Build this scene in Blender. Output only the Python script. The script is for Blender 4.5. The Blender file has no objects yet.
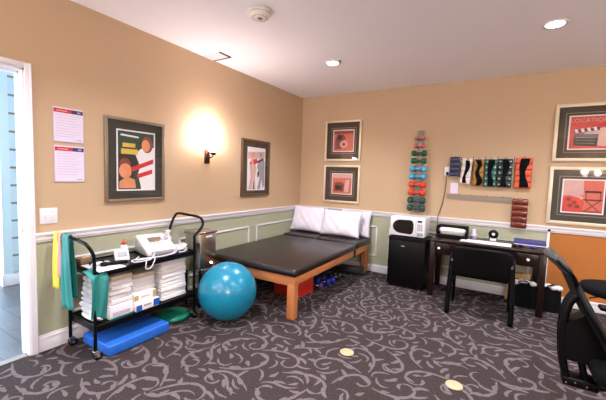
import bpy, bmesh, math, random
from mathutils import Vector, Matrix, Euler
C = bpy.context.scene.collection
PI = math.pi
R = math.radians

# ------------------------------------------------------------ materials
def srgb(r, g, b):
    def f(c):
        c /= 255.0
        return c / 12.92 if c <= .04045 else ((c + .055) / 1.055) ** 2.4
    return (f(r), f(g), f(b), 1)

def mat(name, col, rough=.5, metal=0, spec=.5, emit=None, es=0, noise=None, bump=None, coat=0):
    """noise=(scale, amount, stretch) varies the colour; bump=(scale, strength)"""
    m = bpy.data.materials.new(name); m.use_nodes = True
    nt = m.node_tree; b = nt.nodes['Principled BSDF']
    c = srgb(*col)
    b.inputs['Base Color'].default_value = c
    b.inputs['Roughness'].default_value = rough
    b.inputs['Metallic'].default_value = metal
    b.inputs['Specular IOR Level'].default_value = spec
    b.inputs['Coat Weight'].default_value = coat
    tc = nt.nodes.new('ShaderNodeTexCoord')
    if emit:
        b.inputs['Emission Color'].default_value = srgb(*emit)
        b.inputs['Emission Strength'].default_value = es
    if noise:
        mp = nt.nodes.new('ShaderNodeMapping'); mp.inputs['Scale'].default_value = noise[2] if len(noise) > 2 else (1, 1, 1)
        n = nt.nodes.new('ShaderNodeTexNoise'); n.inputs['Scale'].default_value = noise[0]; n.inputs['Detail'].default_value = 5
        mx = nt.nodes.new('ShaderNodeMix'); mx.data_type = 'RGBA'
        a = noise[1]
        mx.inputs[6].default_value = tuple(max(0, x * (1 - a)) for x in c[:3]) + (1,)
        mx.inputs[7].default_value = tuple(min(1, x * (1 + a)) for x in c[:3]) + (1,)
        nt.links.new(tc.outputs['Object'], mp.inputs['Vector']); nt.links.new(mp.outputs[0], n.inputs['Vector'])
        nt.links.new(n.outputs['Fac'], mx.inputs[0]); nt.links.new(mx.outputs[2], b.inputs['Base Color'])
    if bump:
        n2 = nt.nodes.new('ShaderNodeTexNoise'); n2.inputs['Scale'].default_value = bump[0]; n2.inputs['Detail'].default_value = 4
        bp = nt.nodes.new('ShaderNodeBump'); bp.inputs['Strength'].default_value = bump[1]; bp.inputs['Distance'].default_value = .01
        nt.links.new(tc.outputs['Object'], n2.inputs['Vector'])
        nt.links.new(n2.outputs['Fac'], bp.inputs['Height']); nt.links.new(bp.outputs[0], b.inputs['Normal'])
    return m

M = {}
M['tan'] = mat('tan_wall_paint', (188, 162, 130), .75, bump=(220, .05))
M['sage'] = mat('sage_wall_paint', (170, 172, 146), .7, bump=(220, .05))
M['orange'] = mat('orange_wall_paint', (172, 104, 40), .7, bump=(220, .05))
M['ceil'] = mat('ceiling_paint', (244, 240, 242), .9, bump=(150, .04))
M['trim'] = mat('white_trim_paint', (226, 224, 230), .35)
M['hall'] = mat('hall_wall_paint', (205, 222, 232), .6)
M['siding'] = mat('hall_siding', (196, 214, 228), .5)
M['carpet'] = mat('carpet_pile', (60, 51, 50), .95, spec=.1, noise=(75, .8), bump=(300, .5))
M['scroll'] = mat('carpet_scroll', (106, 96, 98), .95, spec=.1, noise=(85, .55), bump=(300, .5))
M['black_plastic'] = mat('black_plastic', (3, 3, 4), .45, spec=.16)
M['black_metal'] = mat('black_enamel', (3, 3, 4), .36, spec=.22)
M['black_fabric'] = mat('black_fabric', (7, 7, 8), .9, spec=.15, noise=(90, .3))
M['vinyl'] = mat('dark_brown_vinyl', (27, 20, 18), .34, bump=(120, .06))
M['wood'] = mat('honey_wood', (186, 118, 70), .4, noise=(6, .16, (2, 2, 14)))
M['dark_wood'] = mat('dark_cherry_wood', (26, 10, 7), .3, spec=.35, noise=(8, .25, (1, 8, 8)))
M['white_cloth'] = mat('white_towel_cloth', (228, 224, 224), .95, bump=(180, .25))
M['pillow'] = mat('pillow_cloth', (226, 222, 234), .85, bump=(16, .12))
M['white_plastic'] = mat('white_plastic', (226, 224, 228), .35)
M['grey_plastic'] = mat('grey_plastic', (150, 150, 156), .4)
M['dark_screen'] = mat('dark_screen', (30, 26, 24), .12)
M['lcd'] = mat('lcd_screen', (120, 104, 84), .2)
M['steel'] = mat('brushed_steel', (206, 198, 190), .24, metal=1)
M['chrome'] = mat('chrome', (210, 210, 212), .12, metal=1)
M['ball'] = mat('teal_rubber', (12, 122, 154), .26, coat=.2)
M['blue_foam'] = mat('blue_foam', (30, 96, 190), .55)
M['green_rubber'] = mat('green_rubber', (8, 118, 92), .4)
M['teal_latex'] = mat('teal_latex', (38, 130, 126), .55)
M['yellow_latex'] = mat('yellow_latex', (220, 208, 76), .6)
M['pink_latex'] = mat('pink_latex', (224, 158, 160), .6)
M['red_plastic'] = mat('red_plastic', (196, 44, 28), .4)
M['clear'] = mat('frosted_clear', (196, 196, 214), .2)
M['card'] = mat('cardboard', (190, 158, 110), .8, noise=(30, .1))
M['brown_card'] = mat('brown_box', (122, 96, 74), .7)
M['blue_print'] = mat('blue_print', (26, 92, 176), .5)
M['yellow_print'] = mat('yellow_print', (196, 150, 50), .5)
M['navy'] = mat('navy_vinyl', (26, 32, 72), .35)
M['indigo'] = mat('indigo_board', (54, 54, 122), .45)
M['paper'] = mat('white_paper', (238, 236, 240), .6)
M['beige_cloth'] = mat('beige_towel', (200, 184, 164), .95, bump=(180, .25))
M['floor_marker'] = mat('tan_marker', (196, 164, 128), .6)
M['taupe_frame'] = mat('taupe_frame', (136, 120, 102), .35, metal=.35)
M['bronze_frame'] = mat('bronze_frame', (98, 74, 50), .35, metal=.3)
M['champagne'] = mat('champagne_frame', (222, 206, 178), .35, metal=.2)
M['olive_mat'] = mat('olive_mat_board', (50, 50, 42), .8)
M['brown_mat'] = mat('brown_mat_board', (66, 52, 40), .8)
M['grey_mat'] = mat('grey_mat_board', (62, 60, 54), .8)
M['fillet'] = mat('tan_fillet', (140, 122, 94), .6)
M['print_white'] = mat('print_white', (228, 224, 226), .6)
M['print_dark'] = mat('print_dark', (34, 30, 28), .6)
M['print_green'] = mat('print_green', (32, 60, 40), .6)
M['print_red'] = mat('print_red', (206, 66, 52), .6, noise=(14, .2))
M['print_crimson'] = mat('print_crimson', (196, 34, 40), .6)
M['print_salmon'] = mat('print_salmon', (204, 100, 82), .6, noise=(16, .2))
M['print_pink'] = mat('print_pink', (206, 164, 156), .6, noise=(12, .15))
M['print_skin'] = mat('print_skin', (214, 138, 96), .6, noise=(14, .25))
M['print_gold'] = mat('print_gold', (214, 178, 76), .6)
M['print_grey'] = mat('print_grey', (150, 146, 150), .6)
M['print_rust'] = mat('print_rust', (126, 58, 44), .6, noise=(18, .3))
M['header_navy'] = mat('header_navy', (54, 34, 92), .5)
M['sheet'] = mat('notice_sheet', (216, 206, 226), .5)
M['sheet_line'] = mat('notice_line', (196, 184, 208), .6)
M['lamp_bronze'] = mat('lamp_bronze', (70, 44, 34), .3, metal=.7)
M['can_light'] = mat('can_light', (255, 250, 240), .5, emit=(255, 244, 236), es=16)
M['shade_glass'] = mat('lit_shade_glass', (255, 245, 238), .5, emit=(255, 226, 214), es=16)
M['detector'] = mat('detector_plastic', (224, 216, 208), .5)
M['vent_dark'] = mat('vent_gap', (70, 46, 38), .7)
M['cuff_white'] = mat('cuff_white', (216, 208, 200), .5)
M['cuff_gold'] = mat('cuff_gold', (152, 106, 28), .5)
M['cuff_teal'] = mat('cuff_teal', (22, 96, 92), .4)
M['cuff_green'] = mat('cuff_dark_green', (14, 40, 38), .4)
M['cuff_orange'] = mat('cuff_orange', (204, 82, 48), .45)
M['cuff_brown'] = mat('cuff_brown', (100, 36, 20), .2)
M['stitch'] = mat('silver_spot', (170, 176, 176), .3, metal=.4)
M['rack_grey'] = mat('rack_grey', (140, 130, 120), .45, metal=.3)
M['rail_metal'] = mat('rail_metal', (140, 128, 116), .4, metal=.3)
for n, c in dict(db_pink=(220, 112, 100), db_green=(10, 88, 48), db_blue=(66, 164, 206), db_red=(220, 62, 34), db_dark=(8, 66, 62),
                 db_purple=(74, 44, 120), db_navy=(24, 40, 150), db_black=(24, 24, 26)).items():
    M[n] = mat(n, c, .35)
M['roller'] = mat('roller_foam', (46, 46, 46), .8)
M['mesh_grey'] = mat('mesh_grey', (58, 58, 56), .55)
M['plank'] = None
def plank_mat():
    m = bpy.data.materials.new('grey_plank'); m.use_nodes = True; nt = m.node_tree; b = nt.nodes['Principled BSDF']
    tc = nt.nodes.new('ShaderNodeTexCoord'); br = nt.nodes.new('ShaderNodeTexBrick')
    br.inputs['Color1'].default_value = srgb(112, 108, 112); br.inputs['Color2'].default_value = srgb(96, 92, 96); br.inputs['Mortar'].default_value = srgb(66, 64, 68)
    br.inputs['Scale'].default_value = 1; br.inputs['Brick Width'].default_value = 1.2; br.inputs['Row Height'].default_value = .17; br.inputs['Mortar Size'].default_value = .004
    n = nt.nodes.new('ShaderNodeTexNoise'); n.inputs['Scale'].default_value = 6
    mp = nt.nodes.new('ShaderNodeMapping'); mp.inputs['Scale'].default_value = (1, 12, 1)
    mx = nt.nodes.new('ShaderNodeMix'); mx.data_type = 'RGBA'; mx.blend_type = 'MULTIPLY'; mx.inputs[0].default_value = .5
    nt.links.new(tc.outputs['Object'], br.inputs['Vector']); nt.links.new(tc.outputs['Object'], mp.inputs['Vector']); nt.links.new(mp.outputs[0], n.inputs['Vector'])
    nt.links.new(br.outputs['Color'], mx.inputs[6]); nt.links.new(n.outputs['Fac'], mx.inputs[7]); nt.links.new(mx.outputs[2], b.inputs['Base Color'])
    b.inputs['Roughness'].default_value = .35
    return m
M['plank'] = plank_mat()
def glass_mat():
    m = bpy.data.materials.new('picture_glass'); m.use_nodes = True; nt = m.node_tree
    nt.nodes.remove(nt.nodes['Principled BSDF']); out = nt.nodes['Material Output']
    t = nt.nodes.new('ShaderNodeBsdfTransparent'); g = nt.nodes.new('ShaderNodeBsdfGlossy'); g.inputs['Roughness'].default_value = .03
    fr = nt.nodes.new('ShaderNodeFresnel'); fr.inputs['IOR'].default_value = 1.5
    mx = nt.nodes.new('ShaderNodeMixShader')
    ge = nt.nodes.new('ShaderNodeNewGeometry'); inv = nt.nodes.new('ShaderNodeMath'); inv.operation = 'SUBTRACT'; inv.inputs[0].default_value = 1
    mu = nt.nodes.new('ShaderNodeMath'); mu.operation = 'MULTIPLY'
    nt.links.new(ge.outputs['Backfacing'], inv.inputs[1]); nt.links.new(inv.outputs[0], mu.inputs[0]); nt.links.new(fr.outputs[0], mu.inputs[1])
    nt.links.new(mu.outputs[0], mx.inputs[0]); nt.links.new(t.outputs[0], mx.inputs[1]); nt.links.new(g.outputs[0], mx.inputs[2]); nt.links.new(mx.outputs[0], out.inputs[0])
    return m
M['glass'] = glass_mat()
def mesh_fabric():
    m = bpy.data.materials.new('chair_mesh_fabric'); m.use_nodes = True; nt = m.node_tree; b = nt.nodes['Principled BSDF']
    b.inputs['Base Color'].default_value = srgb(5, 5, 5); b.inputs['Roughness'].default_value = .7
    return m
M['chair_mesh'] = mesh_fabric()

# ------------------------------------------------------------ mesh builder
class MB:
    def __init__(s): s.bm = bmesh.new(); s.mats = []
    def mi(s, m):
        m = M[m] if isinstance(m, str) else m
        if m not in s.mats: s.mats.append(m)
        return s.mats.index(m)
    def _fin(s, geom_before, m, T, smooth=False):
        i = s.mi(m) if m else 0
        fs = [f for f in s.bm.faces if f not in geom_before]
        for f in fs: f.material_index = i; f.smooth = smooth
        if T is not None:
            vs = {v for f in fs for v in f.verts}
            bmesh.ops.transform(s.bm, matrix=T, verts=list(vs))
    def box(s, a, b, m, bev=0, T=None, seg=2):
        before = set(s.bm.faces)
        c = [(a[i] + b[i]) / 2 for i in range(3)]; d = [abs(b[i] - a[i]) for i in range(3)]
        r = bmesh.ops.create_cube(s.bm, size=1, matrix=Matrix.Translation(c) @ Matrix.Diagonal((d[0], d[1], d[2], 1)))
        if bev:
            es = list({e for v in r['verts'] for e in v.link_edges})
            bmesh.ops.bevel(s.bm, geom=es, offset=min(bev, min(d) * .49), segments=seg, affect='EDGES', profile=.5)
        s._fin(before, m, T, bev > 0); return s
    def cyl(s, p0, p1, r0, m, r1=None, n=20, T=None):
        before = set(s.bm.faces)
        p0 = Vector(p0); p1 = Vector(p1); d = p1 - p0
        q = d.to_track_quat('Z', 'Y').to_matrix().to_4x4()
        bmesh.ops.create_cone(s.bm, cap_ends=True, segments=n, radius1=r0, radius2=r0 if r1 is None else r1, depth=d.length,
                              matrix=Matrix.Translation((p0 + p1) / 2) @ q)
        s._fin(before, m, T, False)
        for f in s.bm.faces:
            if f not in before and len(f.verts) == 4: f.smooth = True
        return s
    def sph(s, c, r, m, sc=(1, 1, 1), n=20, T=None):
        before = set(s.bm.faces)
        bmesh.ops.create_uvsphere(s.bm, u_segments=n, v_segments=n * 2 // 3, radius=r, matrix=Matrix.Translation(c) @ Matrix.Diagonal((sc[0], sc[1], sc[2], 1)))
        s._fin(before, m, T, True); return s
    def lathe(s, prof, m, c=(0, 0, 0), n=28, T=None):
        before = set(s.bm.faces); rings = []
        for r, z in prof:
            rings.append([s.bm.verts.new((c[0] + r * math.cos(2 * PI * k / n), c[1] + r * math.sin(2 * PI * k / n), c[2] + z)) for k in range(n)])
        for a, b in zip(rings, rings[1:]):
            for k in range(n): s.bm.faces.new((a[k], a[(k + 1) % n], b[(k + 1) % n], b[k]))
        s.bm.faces.new(rings[0][::-1]); s.bm.faces.new(rings[-1])
        s._fin(before, m, T, True); return s
    def tube(s, pts, r, m, n=8, smooth=3, closed=False, T=None, flat=1):
        before = set(s.bm.faces)
        P = [Vector(p) for p in pts]
        if smooth > 1: P = catmull(P, smooth, closed)
        rings = []; up = Vector((0, 0, 1)); prev = None
        for i, p in enumerate(P):
            if closed: d = P[(i + 1) % len(P)] - P[i - 1]
            else: d = P[min(i + 1, len(P) - 1)] - P[max(i - 1, 0)]
            d.normalize()
            if prev is None:
                a = d.cross(up)
                if a.length < .05: a = d.cross(Vector((1, 0, 0)))
            else:
                a = prev - d * prev.dot(d)
            a.normalize(); b = d.cross(a); prev = a
            rr = r(i / (len(P) - 1)) if callable(r) else r
            rings.append([s.bm.verts.new(p + (a * math.cos(2 * PI * k / n) + b * flat * math.sin(2 * PI * k / n)) * rr) for k in range(n)])
        pr = list(zip(rings, rings[1:]))
        if closed: pr.append((rings[-1], rings[0]))
        for A, B in pr:
            for k in range(n): s.bm.faces.new((A[k], A[(k + 1) % n], B[(k + 1) % n], B[k]))
        if not closed: s.bm.faces.new(rings[0][::-1]); s.bm.faces.new(rings[-1])
        s._fin(before, m, T, True); return s
    def poly(s, pts, m, T=None, th=0, d=(0, -1, 0)):
        """flat polygon, extruded by th along d"""
        before = set(s.bm.faces)
        vs = [s.bm.verts.new(p) for p in pts]; f = s.bm.faces.new(vs)
        if th:
            r = bmesh.ops.extrude_face_region(s.bm, geom=[f])
            vv = [v for v in r['geom'] if isinstance(v, bmesh.types.BMVert)]
            bmesh.ops.translate(s.bm, verts=vv, vec=Vector(d) * th)
        s._fin(before, m, T); return s
    def grid(s, fn, nu, nv, m, T=None):
        before = set(s.bm.faces)
        g = [[s.bm.verts.new(fn(i / nu, j / nv)) for j in range(nv + 1)] for i in range(nu + 1)]
        for i in range(nu):
            for j in range(nv): s.bm.faces.new((g[i][j], g[i + 1][j], g[i + 1][j + 1], g[i][j + 1]))
        s._fin(before, m, T, True); return s
    def build(s, name, parent=None, loc=None, rz=0, rot=None, recalc=True):
        if recalc: bmesh.ops.recalc_face_normals(s.bm, faces=s.bm.faces)
        me = bpy.data.meshes.new(name); s.bm.to_mesh(me); s.bm.free()
        for m in s.mats: me.materials.append(m)
        o = bpy.data.objects.new(name, me); C.objects.link(o)
        if parent: o.parent = parent
        if loc: o.location = loc
        o.rotation_euler = rot if rot else (0, 0, rz)
        return o

def catmull(P, k, closed=False):
    out = []; n = len(P)
    for i in range(n if closed else n - 1):
        p0 = P[(i - 1) % n] if closed or i > 0 else P[0]; p1 = P[i]; p2 = P[(i + 1) % n]
        p3 = P[(i + 2) % n] if closed or i + 2 < n else P[-1]
        for j in range(k):
            t = j / k
            out.append(.5 * ((2 * p1) + (p2 - p0) * t + (2 * p0 - 5 * p1 + 4 * p2 - p3) * t * t + (3 * p1 - p0 - 3 * p2 + p3) * t ** 3))
    if not closed: out.append(P[-1])
    return out

def tag(o, label, cat, group=None, kind=None):
    o['label'] = label; o['category'] = cat
    if group: o['group'] = group
    if kind: o['kind'] = kind
    return o
def thing(name, label, cat, loc=(0, 0, 0), rz=0, group=None):
    o = bpy.data.objects.new(name, None); C.objects.link(o); o.location = loc; o.rotation_euler = (0, 0, rz)
    o.empty_display_size = .1
    return tag(o, label, cat, group)
def struct(o): o['kind'] = 'structure'; return o
def dup(root, loc, rz=None, label=None, group=None, remap=None):
    r = root.copy(); C.objects.link(r); r.location = loc
    if rz is not None: r.rotation_euler = (0, 0, rz)
    if label: r['label'] = label
    if group: r['group'] = group
    for ch in list(root.children):
        c = ch.copy(); C.objects.link(c); c.parent = r
        if remap: c.data = c.data.copy(); _rm(c, remap)
        for g in ch.children:
            d = g.copy(); C.objects.link(d); d.parent = c
            if remap: d.data = d.data.copy(); _rm(d, remap)
    if root.type == 'MESH' and remap: r.data = r.data.copy(); _rm(r, remap)
    return r
def _rm(o, remap):
    for i, m in enumerate(o.data.materials):
        for a, b in remap.items():
            if m == M[a]: o.data.materials[i] = M[b]
def text_mesh(mb, s, size, m, T, th=.0004):
    cu = bpy.data.curves.new('t', 'FONT'); cu.body = s; cu.size = size; cu.align_x = 'CENTER'; cu.extrude = th; cu.space_character = 1.05
    o = bpy.data.objects.new('t', cu); C.objects.link(o)
    me = o.to_mesh(); before = set(mb.bm.faces); mb.bm.from_mesh(me)
    mb._fin(before, m, T @ Matrix.Rotation(PI / 2, 4, 'X'))
    o.to_mesh_clear(); bpy.data.objects.remove(o); bpy.data.curves.remove(cu)

# ------------------------------------------------------------ room shell
H = 2.7; XR = 6.2; YF = -7.0; TH = .12
DOOR_Y1 = -3.77; DOOR_Y0 = -4.68; DOOR_Z = 2.10
RAIL = .885
# left wall
w = MB()
for (y0, y1, z0, z1) in [(DOOR_Y1, 0, RAIL, H), (YF, DOOR_Y0, RAIL, H), (DOOR_Y0, DOOR_Y1, DOOR_Z, H)]:
    w.box((-TH, y0, z0), (0, y1, z1), 'tan')
for (y0, y1) in [(DOOR_Y1, 0), (YF, DOOR_Y0)]:
    w.box((-TH, y0, 0), (0, y1, RAIL), 'sage')
struct(w.build('wall_left'))
# back wall
w = MB()
w.box((-TH, 0, RAIL), (XR + TH, TH, H), 'tan')
w.box((-TH, 0, 0), (3.44, TH, RAIL), 'sage')
w.box((3.44, 0, 0), (XR + TH, TH, RAIL), 'orange')
struct(w.build('wall_back'))
w = MB(); w.box((XR, YF, RAIL), (XR + TH, 0, H), 'tan'); w.box((XR, YF, 0), (XR + TH, 0, RAIL), 'sage'); struct(w.build('wall_right'))
w = MB(); w.box((-TH, YF - TH, RAIL), (XR + TH, YF, H), 'tan'); w.box((-TH, YF - TH, 0), (XR + TH, YF, RAIL), 'sage'); struct(w.build('wall_front'))
w = MB(); w.box((-TH, YF - TH, H), (XR + TH, TH, H + .1), 'ceil'); struct(w.build('ceiling'))

# carpet with its scroll pattern woven in
fl = MB()
fl.box((-.02, YF, -.1), (XR, 0, 0), 'carpet')
rng = random.Random(11)
cell = .0115; occ = {}
def key(x, y): return (int(math.floor(x / cell)), int(math.floor(y / cell)))
def stroke(kind, x, y, a):
    """centre line + half width along the line of one scroll or leaf"""
    pts = []
    sc = rng.uniform(.75, 1.1)
    if kind == 0:       # scroll that curls up
        L = .60 * sc; n = 36; k0 = rng.uniform(.2, 2.0); k1 = rng.uniform(20, 26) / sc; sg = rng.choice((-1, 1)); wmax = .0125
        cur = lambda t: sg * (k0 + (k1 - k0) * t ** 1.7)
    elif kind == 1:     # S-shaped vine
        L = .36 * sc; n = 20; sg = rng.choice((-1, 1)); k = rng.uniform(7, 13); wmax = .0095
        cur = lambda t: sg * k * math.cos(PI * t) * 1.2
    elif kind == 2:     # leaf
        L = rng.uniform(.07, .13); n = 8; sg = rng.choice((-1, 1)); k = rng.uniform(3, 14); wmax = rng.uniform(.011, .017)
        cur = lambda t: sg * k
    else:               # small tendril hook
        L = rng.uniform(.12, .20); n = 14; sg = rng.choice((-1, 1)); k = rng.uniform(14, 26); wmax = .0085
        cur = lambda t: sg * k * (t + .1)
    ds = L / n
    for i in range(n + 1):
        t = i / n
        if kind == 0: wd = wmax * (.3 + .7 * math.sin(PI * min(1, t * 1.15)) ** .8) if t < .87 else wmax * .45 + wmax * .5 * math.sin(PI * (t - .87) / .13 )
        elif kind == 2: wd = wmax * math.sin(PI * min(.999, t ** .8 + .001)) ** .8 + .0008
        else: wd = wmax * (math.sin(PI * min(.999, t + .001)) ** .6) + .001
        pts.append((x, y, a, max(.001, wd * (1 + .16 * math.sin(i * 1.3 + L * 50)))))
        a += cur(t) * ds; x += math.cos(a) * ds; y += math.sin(a) * ds
    return pts
def try_place(pts, margin=.009, ignore=()):
    cells = set(); own = set()
    for (x, y, a, wd) in pts:
        if x < .01 or y < -5.3 or y > -.02 or x > XR - .02: return None
        nx, ny = -math.sin(a), math.cos(a)
        m = wd + margin; k = -m
        while k <= m:
            c = key(x + nx * k, y + ny * k)
            if c in occ and c not in ignore: return None
            if abs(k) <= wd: own.add(c)
            k += cell * .8
    for c in own: occ[c] = 1
    return own
strokes = []
for kind, tries in ((0, 7000), (1, 3000), (3, 6000), (2, 5000)):
    for _ in range(tries):
        p = stroke(kind, rng.uniform(0, 4.9), rng.uniform(-4.9, 0), rng.uniform(0, 2 * PI))
        own = try_place(p)
        if own is None: continue
        strokes.append(p)
        if kind < 2:        # leaves growing off the stem
            near = set()
            for (cx_, cy_) in own:
                for dx_ in (-1, 0, 1):
                    for dy_ in (-1, 0, 1): near.add((cx_ + dx_, cy_ + dy_))
            for q in (.12, .3, .5, .68):
                b_ = p[int(q * (len(p) - 1))]; sd = rng.choice((-1, 1))
                lf = stroke(2, b_[0], b_[1], b_[2] + sd * rng.uniform(.5, .95))
                if try_place(lf, .004, near) is not None: strokes.append(lf)
mi = fl.mi('scroll')
for k, p in enumerate(strokes):
    L_ = []; R_ = []; z = .0005 + .00045 * (k % 7) / 7 + .0006 * (len(p) == 9)
    for (x, y, a, wd) in p:
        nx, ny = -math.sin(a), math.cos(a)
        L_.append(fl.bm.verts.new((x + nx * wd, y + ny * wd, z))); R_.append(fl.bm.verts.new((x - nx * wd, y - ny * wd, z)))
    for i in range(len(p) - 1):
        f = fl.bm.faces.new((R_[i], R_[i + 1], L_[i + 1], L_[i])); f.material_index = mi
struct(fl.build('floor', recalc=False))

# hallway beyond the doorway
w = MB(); w.box((-4.5, YF, -.1), (-.02, -2.2, 0), 'plank'); struct(w.build('floor'))
w = MB(); w.box((-4.5, YF, H), (-TH, -2.2, H + .1), 'ceil'); struct(w.build('ceiling'))
w = MB(); w.box((-3.6, -3.33, 0), (-2.0, -2.2, H), 'hall')
struct(w.build('wall_hallway'))
w = MB()
for k in range(12):
    z = .16 + k * .208
    w.box((-2.0, -3.25, z), (-1.972, -2.2, z + .183), 'siding'); w.box((-2.0, -3.25, z + .183), (-1.978, -2.2, z + .208), 'rack_grey')
w.box((-2.0, -3.335, .1), (-1.972, -3.25, H), 'hall'); 
struct(w.build('trim_3'))
w = MB()
w.box((-2.0, -3.345, 0), (-1.965, -2.2, .14), 'trim', .004); w.box((-3.6, -3.35, 0), (-1.965, -3.33, .14), 'trim', .004); struct(w.build('baseboard_hallway'))
w = MB(); w.box((-2.0, -2.25, 0), (-TH, -2.2, H), 'hall'); struct(w.build('wall_hallway_end'))

# door casing + jamb
w = MB()
cw = .04
w.box((0, DOOR_Y1, 0), (.016, DOOR_Y1 + cw, DOOR_Z + cw), 'trim', .003)
w.box((0, DOOR_Y0 - cw, 0), (.016, DOOR_Y0, DOOR_Z + cw), 'trim', .003)
w.box((0, DOOR_Y0, DOOR_Z), (.016, DOOR_Y1, DOOR_Z + cw), 'trim', .003)
w.box((.016, DOOR_Y1 + cw - .012, 0), (.024, DOOR_Y1 + cw, DOOR_Z + cw), 'trim', .003)
w.box((-TH - .01, DOOR_Y1 - .012, 0), (0.005, DOOR_Y1, DOOR_Z), 'trim')
w.box((-TH - .01, DOOR_Y0, 0), (0.005, DOOR_Y0 + .012, DOOR_Z), 'trim')
w.box((-TH - .01, DOOR_Y0, DOOR_Z - .015), (0.005, DOOR_Y1, DOOR_Z), 'trim')
w.box((-.09, DOOR_Y1 - .018, 0), (-.055, DOOR_Y1 - .012, DOOR_Z - .015), 'trim')
w.box((-.09, DOOR_Y0 + .012, DOOR_Z - .03), (-.055, DOOR_Y1 - .012, DOOR_Z - .015), 'trim')
dr = struct(w.build('door_1'))
w = MB(); w.box((-.05, DOOR_Y1 - .0145, .93), (-.012, DOOR_Y1 - .012, 1.03), 'steel', .001); w.cyl((-.03, DOOR_Y1 - .0145, .955), (-.03, DOOR_Y1 - .017, .955), .005, 'steel'); w.cyl((-.03, DOOR_Y1 - .0145, 1.005), (-.03, DOOR_Y1 - .017, 1.005), .005, 'steel')
w.build('strike_plate', dr)
w = MB(); w.box((-.06, DOOR_Y0, 0), (.0, DOOR_Y1, .006), 'rack_grey'); struct(w.build('trim_4'))

# chair rail, base and panel mouldings
def rail_prof(mb, ax, a0, a1, wall):
    for (z0, z1, d) in [(.846, .862, .012), (.862, .900, .020), (.900, .919, .034)]:
        if wall == 'left': mb.box((0, a0, z0), (d, a1, z1), 'trim', .004)
        else: mb.box((a0, -d, z0), (a1, 0, z1), 'trim', .004)
w = MB(); rail_prof(w, 'y', DOOR_Y1 + cw, 0, 'left'); rail_prof(w, 'y', YF, DOOR_Y0 - cw, 'left'); struct(w.build('trim_1'))
w = MB(); rail_prof(w, 'x', 0, XR, 'back'); w.box((3.425, -.014, .10), (3.452, 0, .846), 'trim', .003); struct(w.build('trim_2'))
w = MB(); w.sph((3.44, -.028, .872), .014, 'black_plastic'); w.build('corner_button', bpy.data.objects['trim_2'])
w = MB()
for (y0, y1) in [(DOOR_Y1 + cw, 0), (YF, DOOR_Y0 - cw)]:
    w.box((0, y0, 0), (.014, y1, .105), 'trim', .003); w.box((0, y0, .095), (.019, y1, .115), 'trim', .004); w.box((.0, y0, .115), (.008, y1, .13), 'trim', .003)
struct(w.build('baseboard_left'))
w = MB(); w.box((0, -.014, 0), (XR, 0, .095), 'trim', .003); w.box((0, -.019, .085), (XR, 0, .10), 'trim', .004); w.box((0, -.008, .10), (XR, 0, .112), 'trim', .003)
struct(w.build('baseboard_back'))
def panel(mb, wall, a0, a1, z0=.24, z1=.70, t=.022, d=.013):
    for (p, q, r, s) in [(a0, a1, z1 - t, z1), (a0, a1, z0, z0 + t), (a0, a0 + t, z0, z1), (a1 - t, a1, z0, z1)]:
        if wall == 'left': mb.box((0, p, r), (d, q, s), 'trim', .004)
        else: mb.box((p, -d, r), (q, 0, s), 'trim', .004)
for i, (y0, y1) in enumerate([(-3.50, -2.62), (-2.46, -1.31), (-1.16, -.12)]):
    w = MB(); panel(w, 'left', y0, y1); struct(w.build('trim_%d' % (5 + i)))
for i, (x0, x1) in enumerate([(.12, 1.385), (1.56, 3.28)]):
    w = MB(); panel(w, 'back', x0, x1); struct(w.build('trim_%d' % (8 + i)))

# ------------------------------------------------------------ ceiling things
def recessed(x, y, label):
    t = thing('recessed_light', label, 'ceiling light', (x, y, H), group='recessed ceiling lights')
    w = MB(); w.lathe([(.062, -.002), (.068, -.006), (.088, -.006), (.092, -.0005), (.062, -.0005)], 'trim'); w.build('trim_ring', t)
    w = MB(); w.lathe([(.0, -.0055), (.064, -.0045), (.064, -.0008), (.0, -.0008)], 'can_light'); w.build('lens', t)
    l = bpy.data.lights.new('can_lamp', 'SPOT'); l.energy = 118; l.color = (.94, .965, 1.05); l.spot_size = R(138); l.spot_blend = 1.0; l.shadow_soft_size = .06
    o = bpy.data.objects.new('can_lamp', l); C.objects.link(o); o.location = (x, y, H - .02)
    return t
recessed(1.20, -1.33, 'round recessed ceiling light nearest the corner, above the treatment table')
recessed(3.22, -1.38, 'round recessed ceiling light at the right, above the desk and office chair')
for (x, y) in [(1.2, -3.4), (3.22, -3.4), (1.2, -5.6), (3.22, -5.6), (5.0, -3.4), (5.0, -1.38)]:
    recessed(x, y, 'round recessed ceiling light behind the viewpoint')
t = thing('sprinkler_head', 'tiny dark sprinkler tip beside the corner recessed ceiling light', 'sprinkler', (1.305, -1.36, H))
w = MB(); w.lathe([(.018, -.001), (.018, -.004), (.006, -.006), (.006, -.02), (.012, -.022), (.012, -.024), (.0, -.026)][::1], 'rack_grey'); w.build('sprinkler_cap', t)

t = thing('smoke_detector', 'round off-white smoke detector on the ceiling near the top edge', 'smoke detector', (1.197, -2.64, H))
w = MB(); w.lathe([(.098, 0), (.098, -.012), (.092, -.016), (0, -.016)], 'detector'); w.build('base_plate', t)
w = MB(); w.lathe([(.080, -.016), (.078, -.034), (.066, -.046), (.03, -.05), (0, -.05)], 'detector'); cv = w.build('cover', t)
w = MB()
for k in range(16):
    a = 2 * PI * k / 16
    w.box((-.0035, .050, -.0478), (.0035, .064, -.042), 'rack_grey', T=Matrix.Rotation(a, 4, 'Z'))
w.lathe([(.02, -.05), (.018, -.054), (0, -.055)], 'rack_grey')
w.build('slots', cv)

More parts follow.
